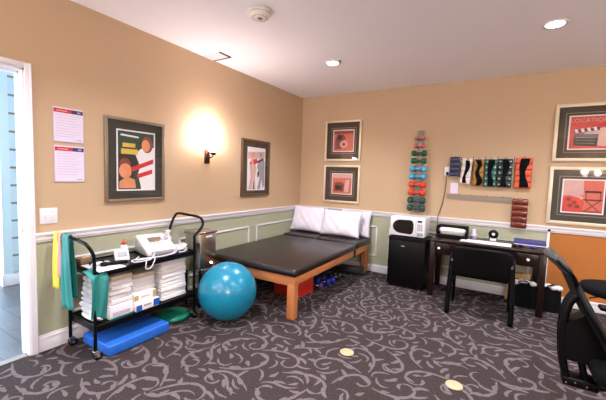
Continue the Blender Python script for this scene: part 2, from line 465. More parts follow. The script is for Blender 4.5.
t = thing('ceiling_vent', 'small square white ceiling vent panel with dark gap beside left wall', 'vent', (.135, -2.085, H))
w = MB(); w.box((-.125, -.075, -.008), (.125, .075, -.001), 'trim', .002); w.build('panel', t)
w = MB(); w.box((-.125, .075, -.010), (.140, .092, -.0005), 'vent_dark'); w.box((.125, -.078, -.010), (.140, .08, -.0005), 'vent_dark'); w.build('gap', t)

# wall sconce
def sconce(loc, rz, label, e=13):
    t = thing('wall_sconce', label, 'wall lamp', loc, rz)   # faces local -y
    w = MB(); w.box((-.034, -.018, -.145), (.034, 0, .02), 'lamp_bronze', .004); w.build('backplate', t)
    w = MB(); w.tube([(0, -.015, -.07), (0, -.06, -.075), (0, -.10, -.06), (0, -.105, -.035)], .008, 'lamp_bronze'); w.lathe([(.0, -.05), (.028, -.045), (.034, -.02), (.030, -.014), (0, -.014)], 'lamp_bronze', c=(0, -.105, 0)); w.build('arm', t)
    w = MB(); n = 28
    prof = [(.03, -.014), (.052, .0), (.066, .04), (.075, .10), (.072, .10), (.062, .042), (.048, .004), (.024, -.008)]
    w.lathe(prof, 'shade_glass', c=(0, -.105, 0)); w.build('glass_shade', t)
    l = bpy.data.lights.new('sconce_lamp', 'POINT'); l.energy = e; l.color = (.98, .92, 1.0); l.shadow_soft_size = .045
    o = bpy.data.objects.new('sconce_lamp', l); C.objects.link(o)
    o.location = Matrix.Translation(loc) @ Matrix.Rotation(rz, 4, 'Z') @ Vector((0, -.115, .15))
    return t
sconce((0, -2.08, 1.66), PI / 2, 'lit glass wall sconce on bronze bracket between two framed pictures on left wall')
sconce((XR, -2.5, 1.66), -PI / 2, 'added out-of-view glass sconce on the right-hand wall, uplight for the ceiling', 48)  # added lamp out of view, copies the visible sconce to brighten the ceiling
sconce((0, -5.6, 1.66), PI / 2, 'added unseen glass sconce on the left wall behind the viewpoint, ceiling uplight', 34)  # another added uplight, never in view
sconce((1.6, YF, 1.66), PI, 'added unseen glass sconce on the wall behind the viewpoint, ceiling uplight', 46)  # added fill for the ceiling, out of view on the front wall
t = thing('vanity_light', 'three-lamp glass wall fixture on the wall behind the viewpoint', 'wall lamp', (5.09, YF, 1.66), PI)
w = MB(); w.box((-.36, -.03, -.09), (.36, 0, -.03), 'lamp_bronze', .004); w.build('backplate', t)
for s_ in (-1, 0, 1):
    w = MB(); w.tube([(s_ * .27, -.03, -.06), (s_ * .27, -.10, -.06), (s_ * .27, -.12, -.01)], .010, 'lamp_bronze'); w.build('arm', t)
    w = MB(); w.lathe([(.03, -.01), (.052, .0), (.066, .05), (.078, .12), (.074, .12), (.062, .052), (.048, .006), (.024, -.004)], 'shade_glass', c=(s_ * .27, -.12, 0)); w.build('glass_shade', t)
    l = bpy.data.lights.new('vanity_lamp', 'POINT'); l.energy = 36; l.color = (1, .96, .95); l.shadow_soft_size = .045
    o = bpy.data.objects.new('vanity_lamp', l); C.objects.link(o); o.location = (5.09 - s_ * .27, YF + .13, 1.66 + .17)

# ------------------------------------------------------------ pictures
ROT_L = PI / 2
def picture(wall, a0, a1, z0, z1, fw, fm, mm, pr, art, label, name='framed_picture', cat='picture', group=None, fillet=None, glass=True, depth=.028):
    """local frame: x right, z up, -y out of the wall"""
    ca, cz = (a0 + a1) / 2, (z0 + z1) / 2
    loc = (0.001, ca, cz) if wall == 'left' else (ca, -.001, cz)
    t = thing(name, label, cat, loc, ROT_L if wall == 'left' else 0, group)
    W, Hh = (a1 - a0) / 2, (z1 - z0) / 2
    w = MB()
    for (p, q) in [((-W, -Hh), (-W + fw, Hh)), ((W - fw, -Hh), (W, Hh)), ((-W + fw, Hh - fw), (W - fw, Hh)), ((-W + fw, -Hh), (W - fw, -Hh + fw))]:
        w.box((p[0], -depth, p[1]), (q[0], 0, q[1]), fm, .004)
    w.build('frame', t)
    w = MB(); w.box((-W + fw, -.014, -Hh + fw), (W - fw, -.004, Hh - fw), mm); w.build('mat_board', t)
    px0, px1, pz0, pz1 = pr[0] - ca, pr[1] - ca, pr[2] - cz, pr[3] - cz
    if fillet:
        g, m2 = fillet
        w = MB(); e = .008
        for (p, q) in [((px0 - g - e, pz0 - g - e), (px0 - g, pz1 + g + e)), ((px1 + g, pz0 - g - e), (px1 + g + e, pz1 + g + e)), ((px0 - g, pz1 + g), (px1 + g, pz1 + g + e)), ((px0 - g, pz0 - g - e), (px1 + g, pz0 - g))]:
            w.box((p[0], -.0165, p[1]), (q[0], -.014, q[1]), m2)
        w.build('fillet', t)
    w = MB(); w.box((px0, -.0155, pz0), (px1, -.014, pz1), 'print_white')
    bx = max(.008, (px1 - px0) * .035)
    u0, u1, v0, v1 = px0 + bx, px1 - bx, pz0 + bx, pz1 - bx
    S = lambda u, v, k: (u0 + (u1 - u0) * u, -.0156 - .0001 * k, v0 + (v1 - v0) * v)
    art(w, S)
    w.build('art_print', t)
    if glass:
        w = MB(); w.box((-W + fw, -.0215, -Hh + fw), (W - fw, -.0200, Hh - fw), 'glass'); w.build('glass', t)
    return t
def P4(w, S, pts, m, k): w.poly([S(u, v, k) for u, v in pts], m)
def blob(w, S, u, v, ru, rv, m, k, n=16, a=0):
    P4(w, S, [(u + ru * math.cos(2 * PI * i / n) * math.cos(a) - rv * math.sin(2 * PI * i / n) * math.sin(a), v + rv * math.sin(2 * PI * i / n) * math.cos(a) + ru * math.cos(2 * PI * i / n) * math.sin(a)) for i in range(n)], m, k)
RECT = [(0, 0), (1, 0), (1, 1), (0, 1)]
def art_abstract(w, S):      # plain colour composition
    P4(w, S, RECT, 'print_green', 1)
    P4(w, S, [(.0, .0), (.62, 0), (.45, .32), (.55, .5), (.4, .62), (0, .62)], 'print_dark', 2)
    P4(w, S, [(.46, .62), (.62, .72), (1, .76), (1, 0), (.62, .0), (.5, .22), (.6, .4)], 'print_white', 3)
    P4(w, S, [(.40, .30), (.55, .22), (.62, .02), (.50, .02), (.42, .16)], 'print_green', 4)
    blob(w, S, .80, .80, .17, .15, 'print_rust', 5); blob(w, S, .76, .78, .12, .11, 'print_skin', 6)
    blob(w, S, .18, .44, .15, .10, 'print_rust', 5); blob(w, S, .19, .32, .17, .13, 'print_skin', 6)
    P4(w, S, [(.02, .02), (.48, .02), (.44, .17), (.24, .22), (.03, .14)], 'print_skin', 6)
    P4(w, S, [(.12, .8), (.46, .8), (.46, .73), (.12, .73)], 'print_gold', 7)
    P4(w, S, [(.08, .70), (.53, .70), (.53, .61), (.08, .61)], 'print_gold', 7)
    P4(w, S, [(.06, .92), (.55, .90), (.56, .93), (.08, .95)], 'print_white', 7)
    P4(w, S, [(.34, .38), (.98, .55), (.98, .47), (.34, .30)], 'print_crimson', 7)
    P4(w, S, [(.52, .27), (.95, .36), (.95, .28), (.52, .19)], 'print_crimson', 7)
def art_figures(w, S):
    P4(w, S, RECT, 'print_white', 1)
    P4(w, S, [(0, .9), (1, .95), (1, .78), (0, .74)], 'print_pink', 2)
    P4(w, S, [(.04, .0), (.16, .28), (.08, .62), (.22, .78), (.4, .76), (.5, .5), (.42, .3), (.46, 0), (.36, 0), (.3, .28), (.26, 0)], 'print_pink', 3)
    P4(w, S, [(.30, .0), (.38, 0), (.35, .22), (.32, .22)], 'print_dark', 4)
    P4(w, S, [(.56, .0), (.7, .3), (.54, .56), (.62, .74), (.86, .8), (1, .7), (1, .1), (.9, 0), (.84, .25), (.74, 0)], 'print_grey', 3)
    blob(w, S, .3, .84, .09, .055, 'print_skin', 5); blob(w, S, .76, .86, .1, .06, 'print_grey', 5)
    P4(w, S, [(.35, .66), (.94, .78), (.94, .73), (.35, .61)], 'print_dark', 6)
    P4(w, S, [(.28, .72), (.52, .76), (.56, .66), (.32, .62)], 'print_crimson', 7); blob(w, S, .16, .64, .06, .03, 'print_crimson', 7)
    P4(w, S, [(.55, .42), (.68, .46), (.64, .30), (.56, .3)], 'print_dark', 4)
def clap(w, S):
    P4(w, S, RECT, 'print_red', 1)
    P4(w, S, [(.35, .12), (1, .05), (1, .62), (.75, .72), (.35, .6)], 'print_pink', 2)
    P4(w, S, [(.6, .6), (1, .7), (1, .82), (.5, .72)], 'print_crimson', 3)
    P4(w, S, [(.1, .1), (.66, .06), (.68, .44), (.10, .46)], 'print_dark', 4)
    P4(w, S, [(.10, .48), (.69, .56), (.70, .66), (.10, .58)], 'print_dark', 4)
    for k in range(4):
        u = .14 + k * .145
        P4(w, S, [(u, .49 + .02 * k), (u + .07, .50 + .02 * k), (u + .035, .61 + .02 * k), (u - .035, .60 + .02 * k)], 'print_white', 5)
    for k in range(3): P4(w, S, [(.16, .17 + .09 * k), (.6, .15 + .09 * k), (.6, .162 + .09 * k), (.16, .182 + .09 * k)], 'print_grey', 5)
    text_mesh(w, 'LOCATION', .062, 'print_pink', Matrix.Translation(S(.45, .82, 6)))
def director(w, S):
    P4(w, S, RECT, 'print_salmon', 1)
    P4(w, S, [(0, 1), (.5, 1), (.52, .55), (0, .5)], 'print_pink', 2)
    P4(w, S, [(0, 0), (.5, 0), (.55, .35), (.3, .55), (0, .5)], 'print_red', 3)
    P4(w, S, [(.05, .62), (.45, .52), (.6, .38), (.55, .35), (.4, .46), (.05, .56)], 'print_pink', 4)
    for (u, v) in [(.15, .4), (.3, .3), (.2, .2), (.38, .18)]: blob(w, S, u, v, .07, .06, 'print_rust', 5)
    for (p, q) in [((.55, .68), (.95, .62)), ((.5, .42), (.98, .38))]:
        P4(w, S, [p, (q[0], p[1]), q, (p[0], q[1])], 'print_dark', 6)
    for pts in [[(.55, .05), (.60, .05), (.95, .38), (.90, .38)], [(.90, .05), (.95, .05), (.60, .38), (.55, .38)], [(.57, .38), (.6, .38), (.6, .64), (.57, .64)], [(.92, .38), (.95, .38), (.95, .64), (.92, .64)], [(.52, .02), (.98, .02), (.98, .06), (.52, .06)]]:
        P4(w, S, pts, 'print_rust', 5)
def camera_art(w, S):
    P4(w, S, RECT, 'print_salmon', 1)
    P4(w, S, [(0, .84), (1, .84), (1, .97), (0, .97)], 'print_rust', 2)
    P4(w, S, [(.08, .1), (.4, .1), (.45, .5), (.62, .6), (.5, .8), (.2, .82), (.08, .55)], 'print_rust', 3)
    blob(w, S, .3, .66, .14, .13, 'print_dark', 4); blob(w, S, .52, .33, .2, .17, 'print_pink', 5); blob(w, S, .52, .33, .09, .08, 'print_rust', 6)
def reel_art(w, S):
    P4(w, S, RECT, 'print_salmon', 1)
    P4(w, S, [(0, .8), (1, .8), (1, 1), (0, 1)], 'print_pink', 2)
    P4(w, S, [(.08, .1), (.6, .1), (.62, .5), (.5, .6), (.1, .55)], 'print_rust', 3)
    P4(w, S, [(.62, .1), (.85, .1), (.9, .75), (.7, .7)], 'print_pink', 4)
    P4(w, S, [(.16, .2), (.5, .2), (.5, .42), (.16, .42)], 'print_dark', 5)
picture('left', -3.230, -2.650, 1.125, 1.872, .026, 'taupe_frame', 'olive_mat', (-3.128, -2.752, 1.222, 1.772), art_abstract, 'largest framed poster on the left wall, colourful print in dark mat and taupe frame')
picture('left', -1.500, -.905, 1.115, 1.878, .030, 'bronze_frame', 'brown_mat', (-1.388, -1.005, 1.190, 1.776), art_figures, 'framed tall print of two pale figures, left wall between sconce and corner')
picture('back', .456, 1.066, 1.664, 2.290, .030, 'champagne', 'brown_mat', (.596, .952, 1.806, 2.148), camera_art, 'upper of two square framed red prints above the pillows', fillet=(.022, 'fillet'))
picture('back', .456, 1.072, 1.010, 1.598, .030, 'champagne', 'brown_mat', (.600, .950, 1.140, 1.470), reel_art, 'lower of two square framed red prints above the pillows', fillet=(.022, 'fillet'))
picture('back', 3.405, 4.060, 1.672, 2.312, .036, 'champagne', 'brown_mat', (3.535, 3.930, 1.800, 2.180), clap, 'upper framed red print at right edge showing a clapperboard under lettering', fillet=(.024, 'fillet'))
picture('back', 3.400, 4.055, .957, 1.612, .036, 'champagne', 'grey_mat', (3.525, 3.900, 1.090, 1.475), director, 'lower framed red print at right edge showing a folding chair', fillet=(.024, 'taupe_frame'))

def notice(z0, z1, label, dy=0):
    t = thing('wall_notice', label, 'notice', (.001, -3.494 + dy, (z0 + z1) / 2), ROT_L, 'notices in clear holders')
    h = (z1 - z0) / 2; W = .107
    w = MB(); w.box((-W, -.006, -h), (W, 0, h), 'sheet_line', .002); w.build('holder', t)
    w = MB(); w.box((-W + .006, -.0066, -h + .006), (W - .006, -.006, h - .006), 'sheet')
    w.build('sheet', t)
    w = MB(); w.box((-W + .006, -.0072, h - .042), (.02, -.0066, h - .012), 'print_crimson'); w.box((.02, -.0072, h - .042), (W - .006, -.0066, h - .012), 'header_navy')
    w.box((-W + .022, -.0075, h - .031), (-.01, -.0072, h - .024), 'print_pink'); w.box((.06, -.0075, h - .034), (.085, -.0072, h - .020), 'print_grey')
    w.build('header', t)
    w = MB()
    for k in range(9): w.box((-W + .02, -.0068, h - .065 - k * .02), (W - .02 - (k % 3) * .022, -.0066, h - .060 - k * .02), 'sheet_line')
    w.box((.05, -.0068, -h + .018), (W - .014, -.0066, -h + .024), 'print_grey')
    w.build('text_lines', t)
notice(1.610, 1.876, 'upper printed notice with red and navy header beside the doorway')
notice(1.300, 1.584, 'lower printed notice with red and navy header beside the doorway', .003)

t = thing('light_switch', 'white double light switch plate beside the door casing', 'light switch', (.0005, -3.640, 1.042), ROT_L)
w = MB(); w.box((-.058, -.006, -.060), (.058, 0, .060), 'white_plastic', .003); w.build('plate', t)
for s in (-1, 1):
    w = MB(); w.box((s * .023 - .0055, -.012, -.012), (s * .023 + .0055, -.006, .012), 'white_plastic', .001, T=None); w.build('toggle', t)
    for z in (-.03, .03):
        pass
w = MB()
for s in (-1, 1):
    for z in (-.032, .032): w.cyl((s * .023, -.006, z), (s * .023, -.0072, z), .003, 'grey_plastic', n=10)
w.build('screws', t)

# ------------------------------------------------------------ cart
X0, X1, Y0, Y1 = .075, .465, -3.54, -2.645
ZT, ZB = .66, .25
t = thing('rolling_cart', 'black two-shelf rolling utility cart with raised tube handles along left wall', 'cart', (0, 0, 0))
def shelf(z, name):
    w = MB(); w.box((X0, Y0, z - .006), (X1, Y1, z), 'black_metal')
    for (a, b) in [((X0, Y0, z - .04), (X0 + .006, Y1, z + .012)), ((X1 - .006, Y0, z - .04), (X1, Y1, z + .004)), ((X0, Y0, z - .04), (X1, Y0 + .006, z + .012)), ((X0, Y1 - .006, z - .04), (X1, Y1, z + .012))]:
        w.box(a, b, 'black_metal', .002)
    w.build(name, t)
shelf(ZT, 'top_shelf'); shelf(ZB, 'bottom_shelf')
r = .0125
for (yy, sg, zb, yo, zt, name) in [(Y0 - .004, -1, .74, -3.58, .895, 'handle_frame'), (Y1 + .004, 1, .80, -2.55, .975, 'handle_frame')]:
    w = MB()
    pts = []
    for x in (X1 - .005, X0 + .012):
        pts.append([(x, yy, .06), (x, yy, .3), (x, yy, zb - .06), (x, yy, zb)])
    if sg < 0:
        a = pts[0] + [(X1 - .005, -3.552, .80), (X1 - .03, -3.58, .865), (X1 - .10, -3.59, .885), ((X0 + X1) / 2, -3.592, .895), (X0 + .10, -3.592, .905), (X0 + .03, -3.58, .895), (X0 + .012, -3.555, .82)] + pts[1][::-1]
    else:
        a = pts[0] + [(X1 - .002, -2.60, .84), (X1, -2.545, .90), (X1 - .012, -2.548, .955), (X1 - .06, -2.56, .978), ((X0 + X1) / 2, -2.565, .985), (X0 + .06, -2.565, .988), (X0 + .015, -2.575, .96), (X0 + .004, -2.61, .88)] + pts[1][::-1]
    w.tube(a, r, 'black_metal', n=10, smooth=4); w.build(name, t)
for (x, y) in [(X1 - .005, Y0), (X1 - .005, Y1), (X0 + .012, Y0), (X0 + .012, Y1)]:
    w = MB(); 
    w.box((x - .014, y - .02, .055), (x + .014, y + .02, .075), 'chrome', .003)
    w.box((x - .017, y - .018, .025), (x - .013, y + .025, .06), 'chrome'); w.box((x + .013, y - .018, .025), (x + .017, y + .025, .06), 'chrome')
    c = w.build('caster', t)
    w = MB(); w.cyl((x - .011, y + .012, .031), (x + .011, y + .012, .031), .031, 'black_plastic', n=24); w.build('wheel', c)
    w = MB(); w.cyl((x - .0185, y + .012, .031), (x + .0185, y + .012, .031), .010, 'chrome', n=16); w.build('hub', c)

# towels ------------------------------------------------
def towel(name, x0, x1, y0, y1, z, h, m, label, cat='towel', group=None, seed=0, rz=0):
    rg = random.Random(seed); w = MB()
    dx, dy = (x1 - x0) / 2, (y1 - y0) / 2
    n = 10
    def prof(k, nn=10):     # rounded fold toward the room (+x)
        return k
    # folded slab with soft rounded rim and a visible inner fold line
    for j, (a, b) in enumerate([(0, .5), (.5, 1)]):
        w.box((-dx + .004 * j, -dy + .003 * j, h * a + .0006), (dx - .003 * j, dy - .004 * j, h * b - .0006), m, h * .24, seg=3)
    w.cyl((dx - h * .5, -dy + .006, h * .5), (dx - h * .5, dy - .006, h * .5), h * .47, m, n=14)
    o = w.build(name, loc=((x0 + x1) / 2 + rg.uniform(-.005, .005), (y0 + y1) / 2 + rg.uniform(-.005, .005), z), rz=rz + rg.uniform(-.03, .03))
    return tag(o, label, cat, group)
z = ZB + .001
hs = .040
for k in range(9):
    towel('folded_towel', .10, .415, -2.965, -2.70, z + k * hs, hs, 'white_cloth', ('bottom' if k == 0 else 'topmost' if k == 8 else 'white') + ' folded towel in the neat tall stack at right end of cart' if k in (0, 8) else 'one of the white folded towels within the neat tall right-hand stack on cart', group='white towels in the tall right-hand stack', seed=k)
for k in range(6):
    towel('folded_towel', .12, .425, -3.415, -3.235, z + .11 + k * .037, .037, 'beige_cloth' if k == 5 else 'white_cloth', 'beige folded towel topping the middle stack behind the teal towel' if k == 5 else 'one of the white folded towels in the middle stack beside the teal towel', group='towels in the middle stack on cart', seed=20 + k)
w = MB(); w.box((.10, -3.42, 0), (.43, -3.235, .108), 'paper', .004); w.box((.4305, -3.40, .02), (.4315, -3.26, .05), 'sheet_line'); w.box((.4305, -3.42, .0), (.4318, -3.235, .012), 'teal_latex')
tag(w.build('paper_box', loc=(0, 0, z)), 'low white box under the middle towel stack on cart bottom shelf', 'box')
for k in range(4):
    towel('folded_towel', .10, .385, -3.215, -3.00, z + .145 + k * .036, .036, 'beige_cloth' if k == 3 else 'white_cloth', 'beige folded towel above the product boxes at cart centre' if k == 3 else 'one of the white folded towels piled above the product boxes', group='towels above the product boxes', seed=40 + k)
def carton(name, a, b, label, bands, loc, rz):
    t2 = thing(name, label, 'box', loc, rz)
    w = MB(); w.box(a, b, 'paper', .003); w.build('carton', t2)
    w = MB()
    for (y0, y1, z0, z1, m) in bands: w.box((b[0], y0, z0), (b[0] + .0012, y1, z1), m); 
    w.build('print', t2); return t2
carton('glove_box', (-.15, -.105, 0), (.15, .105, .07), 'white product box with blue printed ends, lower of two on cart shelf', [(-.105, -.055, .0, .05, 'blue_print'), (.05, .105, .005, .065, 'blue_print'), (-.04, .03, .03, .045, 'print_grey')], (.30, -3.115, z), 0)
carton('glove_box', (-.14, -.105, 0), (.14, .095, .07), 'white product box with yellow ends stacked on the blue-ended box', [(-.105, -.070, .015, .055, 'yellow_print'), (.06, .095, .0, .07, 'card'), (-.05, .03, .03, .04, 'print_pink')], (.285, -3.115, z + .0705), 0)
# crumpled heap at the left end
def cloth_lump(cx, cy, cz, dx, dy, h, k, label):
    w = MB()
    def fn(u, v):
        a = 2 * PI * v; rr = 1 + .09 * math.sin(3 * a + k) + .05 * math.sin(7 * a + 2 * k); s = math.sin(PI * u) ** .55
        ex = 1 / max(abs(math.cos(a)) ** 4 + abs(math.sin(a)) ** 4, 1e-6) ** .25
        return Vector((dx * rr * s * ex * math.cos(a), dy * rr * s * ex * math.sin(a), h * .5 - h * .5 * math.cos(PI * u) * (1 + .15 * math.sin(5 * a + k) * s)))
    w.grid(fn, 12, 36, 'white_cloth'); bmesh.ops.remove_doubles(w.bm, verts=w.bm.verts, dist=.0004)
    tag(w.build('crumpled_towel', loc=(cx, cy, cz)), label, 'towel', 'crumpled white towels at left end of cart')
for k in range(8):
    cloth_lump(.285 - .012 * (k % 3), -3.478 + .004 * (k % 2), ZB + .004 + k * .041, .115 - .004 * k, .040 - .0008 * k, .043, k, 'topmost crumpled white towel of the loose heap at left end of cart' if k == 7 else 'one of the crumpled white towels in the loose heap at left end of cart')

# strips of cloth/latex hung over the left handle
def strip(name, m, x, wd, y, ztop, zf, zb, label, cat, ph, amp=.008, sway=0, th=.0018):
    """hangs over the handle bar at y: front side down to zf, back side down to zb"""
    w = MB(); L1 = ztop - zf; L2 = ztop - zb
    def fn(u, v):
        s = v * (L1 + L2 + .05)
        if s < L1: yy = y - .020; zz = zf + s
        elif s < L1 + .05:
            a = (s - L1) / .05 * PI; yy = y - .020 * math.cos(a); zz = ztop + .016 * math.sin(a)
        else: yy = y + .020; zz = ztop - (s - L1 - .05)
        d = (ztop - zz) / .6
        gather = 1 - .35 * max(0, 1 - d * 3)
        return Vector((x + (u - .5) * wd * gather + sway * d, yy + amp * math.sin(u * 11 + ph + zz * 5) * min(1, max(0, d) * 2.2), zz))
    w.grid(fn, 14, 44, m)
    o = w.build(name, recalc=False); md = o.modifiers.new('s', 'SOLIDIFY'); md.thickness = th
    return tag(o, label, cat, None)
strip('exercise_band', 'yellow_latex', .110, .085, -3.622, .918, .50, .58, 'yellow exercise band hanging from left cart handle', 'exercise band', 0, sway=-.02)
strip('exercise_band', 'pink_latex', .165, .04, -3.620, .918, .60, .62, 'narrow pink exercise band between yellow and teal bands', 'exercise band', 1)
strip('exercise_band', 'teal_latex', .25, .13, -3.620, .914, .38, .46, 'teal exercise band hanging longest from left cart handle', 'exercise band', 2, amp=.011, sway=.03)
# teal towel over the front corner post
w = MB()
def fn(u, v):
    s = v
    y = -3.578 + .112 * u + .02 * (1 - s) * (u - .5); z_ = .665 - .35 * s + .02 * math.sin(u * 5)
    x = .485 + .012 * math.sin(u * 9 + s * 3) + .010 * math.sin(s * 4)
    if s < .12: x -= (.12 - s) * .9; z_ = .665 - .35 * .12 * (s / .12) ** 2 + .012 * math.sin(u * PI)
    return Vector((x, y, z_))
w.grid(fn, 16, 30, 'teal_latex'); o = w.build('hanging_towel', recalc=False); md = o.modifiers.new('s', 'SOLIDIFY'); md.thickness = .004; md.offset = 1
tag(o, 'short teal cloth draped over front corner post of the cart', 'cloth')

# things on the top shelf
t = thing('therapy_machine', 'large white therapy console with small screen, coiled leads, on cart top', 'medical device', (.235, -2.905, ZT + .001), R(-12))
prof = [(-.14, 0), (.16, 0), (.175, .02), (.17, .065), (.12, .09), (-.02, .148), (-.11, .160), (-.145, .145), (-.15, .03)]
w = MB()
w.poly([(x, .125, z_) for x, z_ in prof], 'white_plastic', th=.25, d=(0, -1, 0))
bmesh.ops.bevel(w.bm, geom=w.bm.edges[:], offset=.010, segments=3, affect='EDGES'); 
for f in w.bm.faces: f.smooth = True
w.build('housing', t)
ang = math.atan2(-.05, .12)
TS = Matrix.Translation((.05, 0, .1195)) @ Matrix.Rotation(-ang, 4, 'Y')
w = MB(); w.box((-.055, -.075, 0), (.02, .045, .004), 'lcd', .002, T=TS); w.build('screen', t)
w = MB()
w.cyl((-.015, .085, 0), (-.015, .085, .012), .020, 'grey_plastic', T=TS, n=20); w.build('dial', t)
for i in range(4):
    w = MB(); w.cyl((.042, -.075 + i * .034, -.001), (.042, -.075 + i * .034, .006), .009, 'grey_plastic', T=TS, n=14); w.build('button', t)
w = MB(); w.box((.14, -.10, .018), (.180, .10, .052), 'grey_plastic', .006); w.build('front_panel', t)
w = MB(); rg = random.Random(5)
zc = ZT + .008
w.tube([(.40, -3.02, zc + .03), (.455, -3.10, zc), (.44, -3.22, zc), (.37, -3.20, zc), (.40, -3.06, zc), (.445, -2.95, zc), (.43, -2.85, zc + .01), (.36, -2.76, zc), (.30, -2.72, zc), (.36, -2.68, zc), (.43, -2.72, zc), (.44, -2.80, zc + .006)], .0045, 'white_plastic', smooth=6)
w.tube([(.30, -3.10, zc), (.38, -3.18, zc), (.44, -3.14, zc + .008), (.452, -3.02, zc + .008), (.455, -2.88, zc + .008), (.40, -2.79, zc + .012), (.33, -2.75, zc + .010), (.27, -2.70, zc + .01)], .0045, 'white_plastic', smooth=6)
loops = []
for k in range(46):
    a = k * .62; loops.append((.375 + .052 * math.cos(a) + .012 * math.sin(k * 1.7), -2.735 + .055 * math.sin(a), zc + .010 + .0011 * k))
w.tube(loops, .0052, 'white_plastic', smooth=3)
w.tube([(.452, -3.06, zc), (.478, -3.07, zc + .002), (.486, -3.09, ZT - .02), (.488, -3.12, ZT - .055), (.488, -3.16, ZT - .05), (.484, -3.155, ZT - .01), (.452, -3.13, zc)], .004, 'white_plastic', smooth=6)
tag(w.build('lead_cable'), 'tangle of white leads in front of and beside the therapy console', 'cable')

t = thing('handheld_monitor', 'small white tilted monitor with grey screen left of the therapy console', 'medical device', (.27, -3.235, ZT + .001), R(-20))
w = MB(); prof = [(-.04, 0), (.055, 0), (.055, .018), (-.005, .085), (-.035, .088)]
w.poly([(x, .052, z_) for x, z_ in prof], 'white_plastic', th=.104, d=(0, -1, 0)); bmesh.ops.bevel(w.bm, geom=w.bm.edges[:], offset=.007, segments=3, affect='EDGES')
for f in w.bm.faces: f.smooth = True
w.build('housing', t)
a2 = math.atan2(.067, -.06)
TS = Matrix.Translation((.026, 0, .0525)) @ Matrix.Rotation(-(PI - a2) + PI * 0, 4, 'Y')
TS = Matrix.Translation((.0275, 0, .052)) @ Matrix.Rotation(math.atan2(.067, .06), 4, 'Y')
w = MB(); w.box((-.026, -.034, 0), (.018, .034, .003), 'grey_plastic', .001, T=TS); w.build('screen', t)

w = MB(); w.box((.235, -3.53, 0), (.50, -3.33, .004), 'paper', .001); w.box((.235, -3.53, .004), (.49, -3.335, .007), 'white_plastic', .001)
tag(w.build('clipboard', loc=(0, 0, ZT + .006), rz=0), 'white sheet on board overhanging front edge of cart top', 'clipboard')
t = thing('massager', 'black handheld massager lying across the white board on cart top', 'massager', (.395, -3.395, ZT + .0135), R(70))
w = MB(); w.tube([(-.02, 0, .014), (.03, 0, .015), (.08, 0, .015), (.12, 0, .014)], lambda t_: .012 + .005 * math.sin(PI * t_), 'black_plastic', n=12, smooth=4); w.build('grip', t)
w = MB(); w.lathe([(0, 0), (.026, .003), (.03, .014), (.026, .026), (0, .03)], 'black_plastic', c=(-.04, 0, 0)); w.build('massage_head', t)
t = thing('electrode_pouch', 'small white pouch with black strap at left end of cart top', 'pouch', (.315, -3.455, ZT + .014), 0)
w = MB(); w.sph((0, 0, .014), .05, 'white_plastic', (.75, 1.0, .28)); w.build('pouch_body', t)
w = MB(); w.box((-.012, -.052, .011), (.012, .052, .029), 'black_fabric', .003); w.build('strap', t)
t = thing('squeeze_bottle', 'white squeeze bottle with red cap at the back of cart top', 'bottle', (.115, -3.125, ZT + .001))
w = MB(); w.lathe([(0, 0), (.026, 0), (.028, .01), (.028, .075), (.022, .09), (.016, .095), (0, .096)], 'white_plastic'); w.build('bottle_body', t)
w = MB(); w.lathe([(0, .095), (.022, .096), (.022, .108), (.008, .118), (.006, .14), (0, .141)], 'red_plastic'); w.build('cap', t)
t = thing('spray_bottle', 'slim white spray bottle by the right cart handle', 'bottle', (.155, -2.70, ZT + .001))
w = MB(); w.lathe([(0, 0), (.026, 0), (.028, .01), (.028, .10), (.013, .13), (.012, .14), (0, .14)], 'white_plastic'); w.build('bottle_body', t)
w = MB(); w.box((-.012, -.03, .14), (.012, .02, .175), 'white_plastic', .004); w.cyl((0, -.03, .165), (0, -.04, .165), .006, 'grey_plastic'); w.box((-.004, -.035, .12), (.004, -.025, .15), 'white_plastic', .002); w.build('trigger_head', t)
w = MB(); w.box((-.045, -.04, 0), (.045, .04, .05), 'brown_card', .003); w.box((.02, -.03, .05), (.044, .03, .062), 'card', .002)
tag(w.build('supply_box', loc=(.15, -3.475, ZT + .001), rz=.1), 'small brown box at left rear of cart top', 'box')

# under the cart
w = MB(); w.box((.06, -3.47, .003), (.45, -2.95, .087), 'blue_foam', .012, seg=3)
tag(w.build('foam_wedge', loc=(0.06, 0.0, 0), rz=0), 'thick bright blue foam pad on the carpet under the cart', 'foam pad')
w = MB(); w.lathe([(0, 0), (.12, 0), (.15, .012), (.16, .034), (.148, .05), (.11, .06), (0, .064)], 'green_rubber', n=40)
tag(w.build('balance_disc', loc=(.30, -2.76, .002)), 'green rubber balance disc under right end of cart', 'balance disc')

# ------------------------------------------------------------ steel heating unit
t = thing('hot_pack_heater', 'stainless steel hot pack heater with lid on stand between cart and table', 'hot pack heater', (0, 0, 0))
w = MB(); w.box((.10, -2.455, .40), (.33, -2.235, .775), 'steel', .008); w.build('tank', t)
w = MB(); w.box((.09, -2.465, .775), (.34, -2.225, .797), 'steel', .006); w.box((.09, -2.465, .762), (.098, -2.225, .775), 'steel')
ld = w.build('lid', t)
w = MB(); w.lathe([(0, .797), (.006, .797), (.006, .808), (.013, .812), (.013, .822), (0, .825)], 'black_plastic', c=(.215, -2.345, 0)); w.build('lid_knob', ld)
w = MB(); w.box((.33, -2.375, .735), (.333, -2.295, .75), 'paper', .0005); w.build('nameplate', t)
w = MB(); w.cyl((.33, -2.30, .455), (.336, -2.30, .455), .009, 'can_light', n=16); w.build('pilot_lamp', t)
w = MB()
for x in (.11, .32):
    for y in (-2.445, -2.245): w.box((x - .01, y - .01, .0), (x + .01, y + .01, .40), 'black_metal', .002)
w.box((.10, -2.455, .37), (.33, -2.235, .40), 'steel', .002); w.box((.105, -2.45, .12), (.325, -2.24, .13), 'black_metal', .002)
w.build('stand', t)

